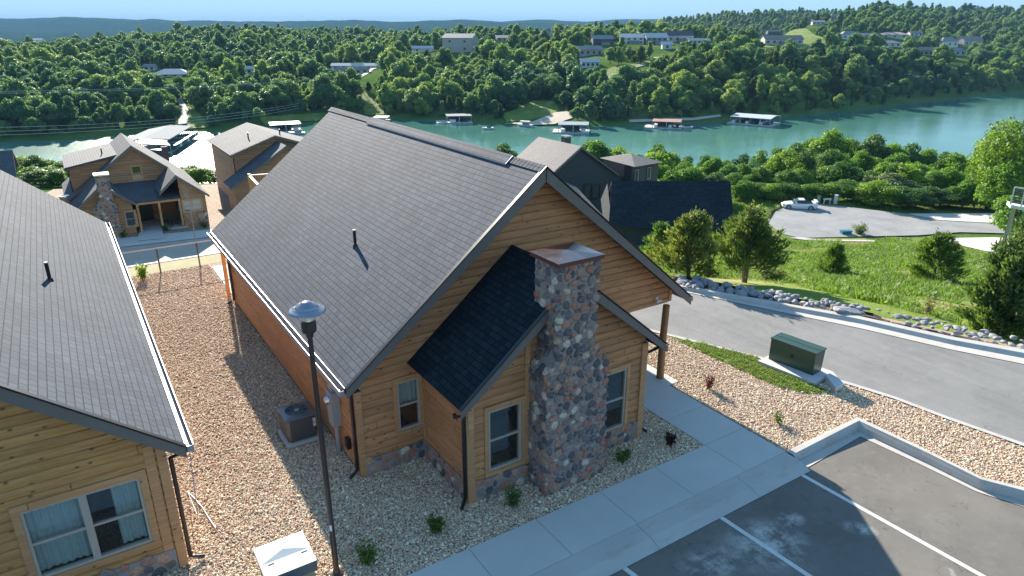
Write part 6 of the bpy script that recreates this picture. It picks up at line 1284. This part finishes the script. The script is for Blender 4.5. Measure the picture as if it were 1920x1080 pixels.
for i, (x, F, y, k) in enumerate(((340, 104, 312, 1), (358, 102, 308, 4), (376, 100, 316, 3), (392, 100, 318, 1), (350, 96, 328, 3), (384, 96, 330, 4), (372, 92, 342, 3))): belt(x, F, y, k, None, 'bushes between the cottages above the glare')['label'] = 'dark bushy tree between the two cottages below the sun glare'
# ------------------------------------------------------------------ forest across the lake
def scatter(name, P, S, Rt, pid, protos, label=None, cat=None):
    me = bpy.data.meshes.new(name); me.from_pydata(np.asarray(P).tolist(), [], [])
    for nm, ty, fld, arr in (('scl', 'FLOAT_VECTOR', 'vector', S), ('rot', 'FLOAT_VECTOR', 'vector', Rt), ('pid', 'INT', 'value', pid)):
        at = me.attributes.new(nm, ty, 'POINT'); at.data.foreach_set(fld, np.ascontiguousarray(arr).ravel())
    o = bpy.data.objects.new(name, me); COL.objects.link(o); o['kind'] = 'stuff'
    if label: o['label'] = label; o['category'] = cat
    col = bpy.data.collections.new(name+'_kinds')
    for i, q in enumerate(protos): q.name = 'kind_%02d_%s' % (i, name); col.objects.link(q)
    ng = bpy.data.node_groups.new(name, 'GeometryNodeTree'); ng.interface.new_socket('Geometry', in_out='INPUT', socket_type='NodeSocketGeometry'); ng.interface.new_socket('Geometry', in_out='OUTPUT', socket_type='NodeSocketGeometry')
    N_ = lambda t, **k: [setattr(nd, a, b) for nd in [ng.nodes.new(t)] for a, b in k.items()] and nd if False else ng.nodes.new(t)
    gi, go_, ip, ci = N_('NodeGroupInput'), N_('NodeGroupOutput'), N_('GeometryNodeInstanceOnPoints'), N_('GeometryNodeCollectionInfo')
    ci.inputs['Collection'].default_value = col; ci.inputs['Separate Children'].default_value = True; ci.inputs['Reset Children'].default_value = True; ip.inputs['Pick Instance'].default_value = True
    def attr(nm, ty): a = N_('GeometryNodeInputNamedAttribute'); a.data_type = ty; a.inputs['Name'].default_value = nm; return [s_ for s_ in a.outputs if s_.enabled and s_.name == 'Attribute'][0]
    L = ng.links.new; L(gi.outputs[0], ip.inputs['Points']); L(ci.outputs[0], ip.inputs['Instance']); L(attr('pid', 'INT'), ip.inputs['Instance Index']); L(attr('scl', 'FLOAT_VECTOR'), ip.inputs['Scale'])
    er = N_('FunctionNodeEulerToRotation'); L(attr('rot', 'FLOAT_VECTOR'), er.inputs[0]); L(er.outputs[0], ip.inputs['Rotation']); L(ip.outputs[0], go_.inputs[0])
    md = o.modifiers.new('scatter', 'NODES'); md.node_group = ng; return o
g_ = np.random.default_rng(21); C_ = []
F = 200.
while F < 1500:
    sp = 5.0+max(0, F-300)*.010; s0, s1 = -.80, .80; n = int((s1-s0)*F/sp); ss = s0+(s1-s0)*(np.arange(n)+g_.random(n)*.9)/n; ff = F+g_.random(n)*sp*.9
    C_.append(np.stack([ss*ff, ff, np.full(n, sp)], 1)); F += sp
A = np.concatenate(C_); X, Y = unLF(A[:, 0], A[:, 1]); Fv = A[:, 1]; s_ = A[:, 0]/Fv; sf = np.interp(s_, SHx, SHF); keep = (Fv > sf+4.5) & (Fv < np.interp(s_, SK, FK[:, 12])+np.where(s_ < SCOL(1230), 35, 900))
X, Y, Fv, s_, sp, sf = (q[keep] for q in (X, Y, Fv, s_, A[:, 2], sf)); Z = terr(X, Y)
keep = np.ones(len(X), bool)
def in_poly(poly, x, y):
    c = np.zeros(len(x), bool); n = len(poly)
    for i in range(n):
        (x1, y1), (x2, y2) = poly[i], poly[(i+1) % n]; t = ((y1 > y) != (y2 > y)) & (x < (x2-x1)*(y-y1)/(y2-y1+1e-12)+x1); c ^= t
    return c
for pl in FAR_PATCH:
    for d_ in (0, 5, 10, 15): rr_ = np.hypot(X, Y); keep &= ~in_poly(pl, X+X/rr_*d_, Y+Y/rr_*d_)
D = np.stack([X, Y, Z-CAMH], 1) @ RM; dep = D @ _f; pxx = 960+F_PX*(D @ _r)/dep; pyb = 540-F_PX*(D @ _u)/dep; hpx = 9.5*F_PX/dep
for x0, x1, yt, yb, FF in OCC:
    keep &= ~((pxx > x0-7) & (pxx < x1+7) & (Fv < FF+14) & (pyb-hpx*.85 < yb) & (pyb > yt) )
X, Y, Z, Fv, s_, pxx, pyb = (q[keep] for q in (X, Y, Z, Fv, s_, pxx, pyb)); n = len(X)
sc = (.5+.68*g_.random(n)**1.3)*(1+.3*(g_.random(n) < .08)); edge = (Fv-np.interp(s_, SHx, SHF)) < 12; sc = np.where(edge, sc*.72, sc)
pd = np.where(g_.random(n) < .16+.3*(np.sin(X*.011+1)*np.cos(Y*.013) > .45), g_.integers(6, 8, n), g_.integers(0, 6, n)); order = np.argsort(Fv-np.interp(s_, SHx, SHF)+(Fv > 420)*500+np.where((pxx < -10) | (pxx > 1930), 1e4, 0)); ind = order[:165]; rest = np.setdiff1d(np.arange(n), ind)
for i in ind:
    o = PF[pd[i]].copy(); o.name = 'shore_tree'; COL.objects.link(o); o.location = (X[i], Y[i], Z[i]-.2); o.rotation_euler = (0, 0, g_.uniform(0, 6.28)); o.scale = (sc[i]*1.05, sc[i]*1.05, sc[i]); side = 'left of the cabin ridge' if pxx[i] < 640 else ('behind the middle docks' if pxx[i] < 1330 else 'right of the widest dock')
    tag(o, 'leafy tree at the foot of the far forest, '+side, 'tree', 'waterside trees of the far forest '+side)
S = np.stack([sc[rest]*g_.uniform(.95, 1.25, len(rest)), sc[rest]*g_.uniform(.95, 1.25, len(rest)), sc[rest]*g_.uniform(.9, 1.1, len(rest))], 1); Rt = np.stack([g_.uniform(-.06, .06, len(rest)), g_.uniform(-.06, .06, len(rest)), g_.uniform(0, 6.28, len(rest))], 1)
scatter('forest', np.stack([X[rest], Y[rest], Z[rest]-.3], 1), S, Rt, pd[rest].astype(np.int32), PF, 'dense green deciduous forest covering the hills across the lake', 'forest'); print('forest', len(rest))
# ------------------------------------------------------------------ grass and pebbles
def tuft(mat, nb, h, sd_, wd=.012, spread=.12):
    g_ = np.random.default_rng(sd_); m = MB()
    for k in range(nb):
        a = g_.uniform(0, 6.28); r_ = g_.uniform(0, spread); b = np.array([r_*math.cos(a), r_*math.sin(a), 0]); L = h*g_.uniform(.5, 1.1); e = b+np.array([math.cos(a)*L*.45, math.sin(a)*L*.45, L]); t = np.array([-math.sin(a), math.cos(a), 0])*wd
        mid = (b+e)/2+Zv*L*.12; m.face([b-t, b+t, mid+t*.8, mid-t*.8]); m.face([mid-t*.8, mid+t*.8, e])
    return off_scene(m.build('tuft', M[mat], local=True))
def sample(poly, n, seed):
    g_ = np.random.default_rng(seed); P = np.array(poly); lo_, hi2_ = P.min(0), P.max(0); q = g_.uniform(lo_, hi2_, (n, 2)); return q[in_poly(poly, q[:, 0], q[:, 1])]
mp = pxh((1225, 520), (1270, 519), (1400, 528), (1500, 541), (1640, 570), (1700, 585), (1860, 628), (2000, 640), (1960, 470), (1930, 455), (1870, 447), (1500, 452), (1380, 410), (1200, 400)); mp2 = pxh((1368, 400), (1378, 372), (1500, 372), (1460, 392), (1440, 400), (1440, 425), (1400, 425))
def n3(x, y, f): return np.sin(x*f+2*np.sin(y*f*.7))*np.cos(y*f*1.3+1.5*np.sin(x*f*.6))
for nm, poly, n, lab, hgt in (('meadow_grass', mp, 52000, 'long sunny green grass growing over the meadow beyond the road', 1.), ('meadow_grass', mp2, 5000, 'bright grass left of the cul-de-sac behind the white car', 1.3), ('verge_grass', pxh((1600, 386), (1700, 399), (1760, 401), (1700, 393), (1600, 379)), 500, 'rough grass along the far kerb of the cul-de-sac', .8)):
    q = sample(poly, n, 5); dr = in_poly(pxh((1765, 447), (1865, 445), (1950, 450), (1950, 480), (1850, 476), (1815, 468)), q[:, 0], q[:, 1]); q = q[~dr]; ns = n3(q[:, 0], q[:, 1], .35)+.5*n3(q[:, 0], q[:, 1], 1.1); z = terr(q[:, 0], q[:, 1])+.02
    g_ = np.random.default_rng(6); s_ = (.55+.45*np.clip(ns+.6, 0, 1.4))*g_.uniform(.6, 1.3, len(q))*hgt; pid = np.where(ns < -.75, 2, g_.integers(0, 2, len(q))).astype(np.int32)
    scatter(nm, np.column_stack([q, z]), np.stack([s_*1.3, s_*1.3, s_], 1), np.stack([q[:, 0]*0, q[:, 0]*0, g_.uniform(0, 6.28, len(q))], 1), pid, [tuft('grass', 16, .30, 1, .016, .2), tuft('shrub', 14, .28, 2, .016, .2), tuft('drygrass', 12, .25, 3, .014, .18)], lab, 'grass')
gpx = px((1262, 634), (1320, 645), (1420, 670), (1425, 685), (1522, 722), (1560, 737), (1510, 737), (1450, 722), (1390, 694), (1320, 662))
drape('lawn_strip', gpx, plain('thin_lawn', (.36, .40, .13), 1., .35, 5., .6, bscale=20), .004, .5, zf=lambda x, y: x*0); q = sample(gpx, 3200, 8); g_ = np.random.default_rng(8); s_ = g_.uniform(.14, .3, len(q))
scatter('lawn_grass', np.column_stack([q, q[:, 0]*0]), np.stack([s_*1.6, s_*1.6, s_], 1), np.stack([s_*0, s_*0, g_.uniform(0, 6.28, len(q))], 1), g_.integers(0, 2, len(q)).astype(np.int32), [tuft('grass', 14, .25, 4, .02, .12), tuft('drygrass', 10, .22, 5, .02, .12)], 'short yellow green grass strip growing round the transformer pad', 'grass')
def pebbles(name, polys, dens, lab, excl, seed):
    P = []
    for k, (pl, dn_) in enumerate(polys): A_ = abs(sum(pl[i][0]*pl[(i+1) % len(pl)][1]-pl[(i+1) % len(pl)][0]*pl[i][1] for i in range(len(pl))))/2; b = np.array(pl); bb = np.prod(b.max(0)-b.min(0)); P.append(sample(pl, int(bb*dn_), seed+k))
    q = np.concatenate(P)
    for (x0, x1, y0, y1) in excl: q = q[~((q[:, 0] > x0) & (q[:, 0] < x1) & (q[:, 1] > y0) & (q[:, 1] < y1))]
    g_ = np.random.default_rng(seed); n = len(q); s_ = g_.uniform(.0105, .0225, n)*(1+.7*(g_.random(n) < .06)); pr_ = []
    for k in range(5):
        m = MB(); import bmesh
        b = bmesh.new(); bmesh.ops.create_icosphere(b, subdivisions=1, radius=1); V = np.array([v.co for v in b.verts]); Fc = np.array([[v.index for v in f.verts] for f in b.faces]); b.free(); gg = np.random.default_rng(90+k); V = V*gg.uniform(.75, 1.2, (len(V), 1))*[1.3, .95, .7]; m.arrays(V, Fc); pr_.append(off_scene(m.build('pebble', M['pebble_i'], local=True)))
    scatter(name, np.column_stack([q, -.015+s_*g_.uniform(.1, .7, n)]), np.stack([s_, s_, s_], 1), np.stack([g_.uniform(-.7, .7, n), g_.uniform(-.7, .7, n), g_.uniform(0, 6.28, n)], 1), g_.integers(0, 5, n).astype(np.int32), pr_, lab, 'gravel'); print(name, n)
t = NT('pebble_random'); r_ = t.n('ObjectInfo').outputs['Random']; pal = [(0.68,0.47,0.32),(0.78,0.61,0.44),(0.57,0.37,0.25),(0.79,0.73,0.54),(0.47,0.33,0.22),(0.72,0.55,0.38),(0.57,0.36,0.24),(0.48,0.39,0.30),(0.79,0.64,0.44),(0.44,0.31,0.23),(0.79,0.78,0.61),(0.58,0.37,0.24),(0.65,0.45,0.30),(0.54,0.41,0.30)]
M['pebble_i'] = t.fin(t.ramp(r_, [((i+.001)/len(pal), c) for i, c in enumerate(pal)], 'CONSTANT'), .7, None, .3)
EX = [(XL-.02, XR, GY-.02, 40), (BX0, BX1, BY-.04, GY), (7.66, 9.26, 10.5, 11.3), (3.22, 4.24, 15.42, 16.42), (4.5, 12.2, 27.3, 31.3), (1.6, 2.42, 10.5, 11.22)]
pebbles('gravel_stones', [([(LX+.05, 9.95), (12.17, 9.95), (12.17, 16), (LX+.05, 16)], 1650), ([(LX+.05, 16), (4.46, 16), (4.46, 22), (LX+.05, 22)], 1250), ([(LX+.05, 22), (4.5, 22), (5, 31.8), (LX+.05, 31.8)], 750), ([(-2.2, 11.4), (LX, 11.4), (LX, 12.6), (-2.2, 12.6)], 1500)], 0, 'loose tan and cream river gravel spread around both log cabins', EX, 31)
rp = [(SX1+.03, SWN+.05)]+[(a-.0, b+.03) for a, b in outer[1:6]]+[(18.3, 4.9)]+n2[::-1][1:-1]+[(SX1+.45, 21)]
q0 = tf.location
pebbles('roadside_stones', [(rp, 1200)], 0, 'loose tan gravel between the sidewalk, the kerb and the road', [(17.05, 18.2, 10.3, 12.3), (SX1-1, SX1+.47, 13.2, 30)], 41)
# ------------------------------------------------------------------ haze
m = MB(); m.box(-7200, 7200, -7200, 7200, -34, 75); hz = m.build('haze', bpy.data.materials.new('haze_air')); hz['kind'] = 'stuff'
hm = hz.data.materials[0]; hm.use_nodes = True; hm.node_tree.nodes.remove(hm.node_tree.nodes['Principled BSDF']); pv = hm.node_tree.nodes.new('ShaderNodeVolumePrincipled'); pv.inputs['Color'].default_value = (.36, .66, 1, 1); pv.inputs['Density'].default_value = .00011; pv.inputs['Anisotropy'].default_value = -.3
hm.node_tree.links.new(pv.outputs[0], hm.node_tree.nodes['Material Output'].inputs['Volume'])
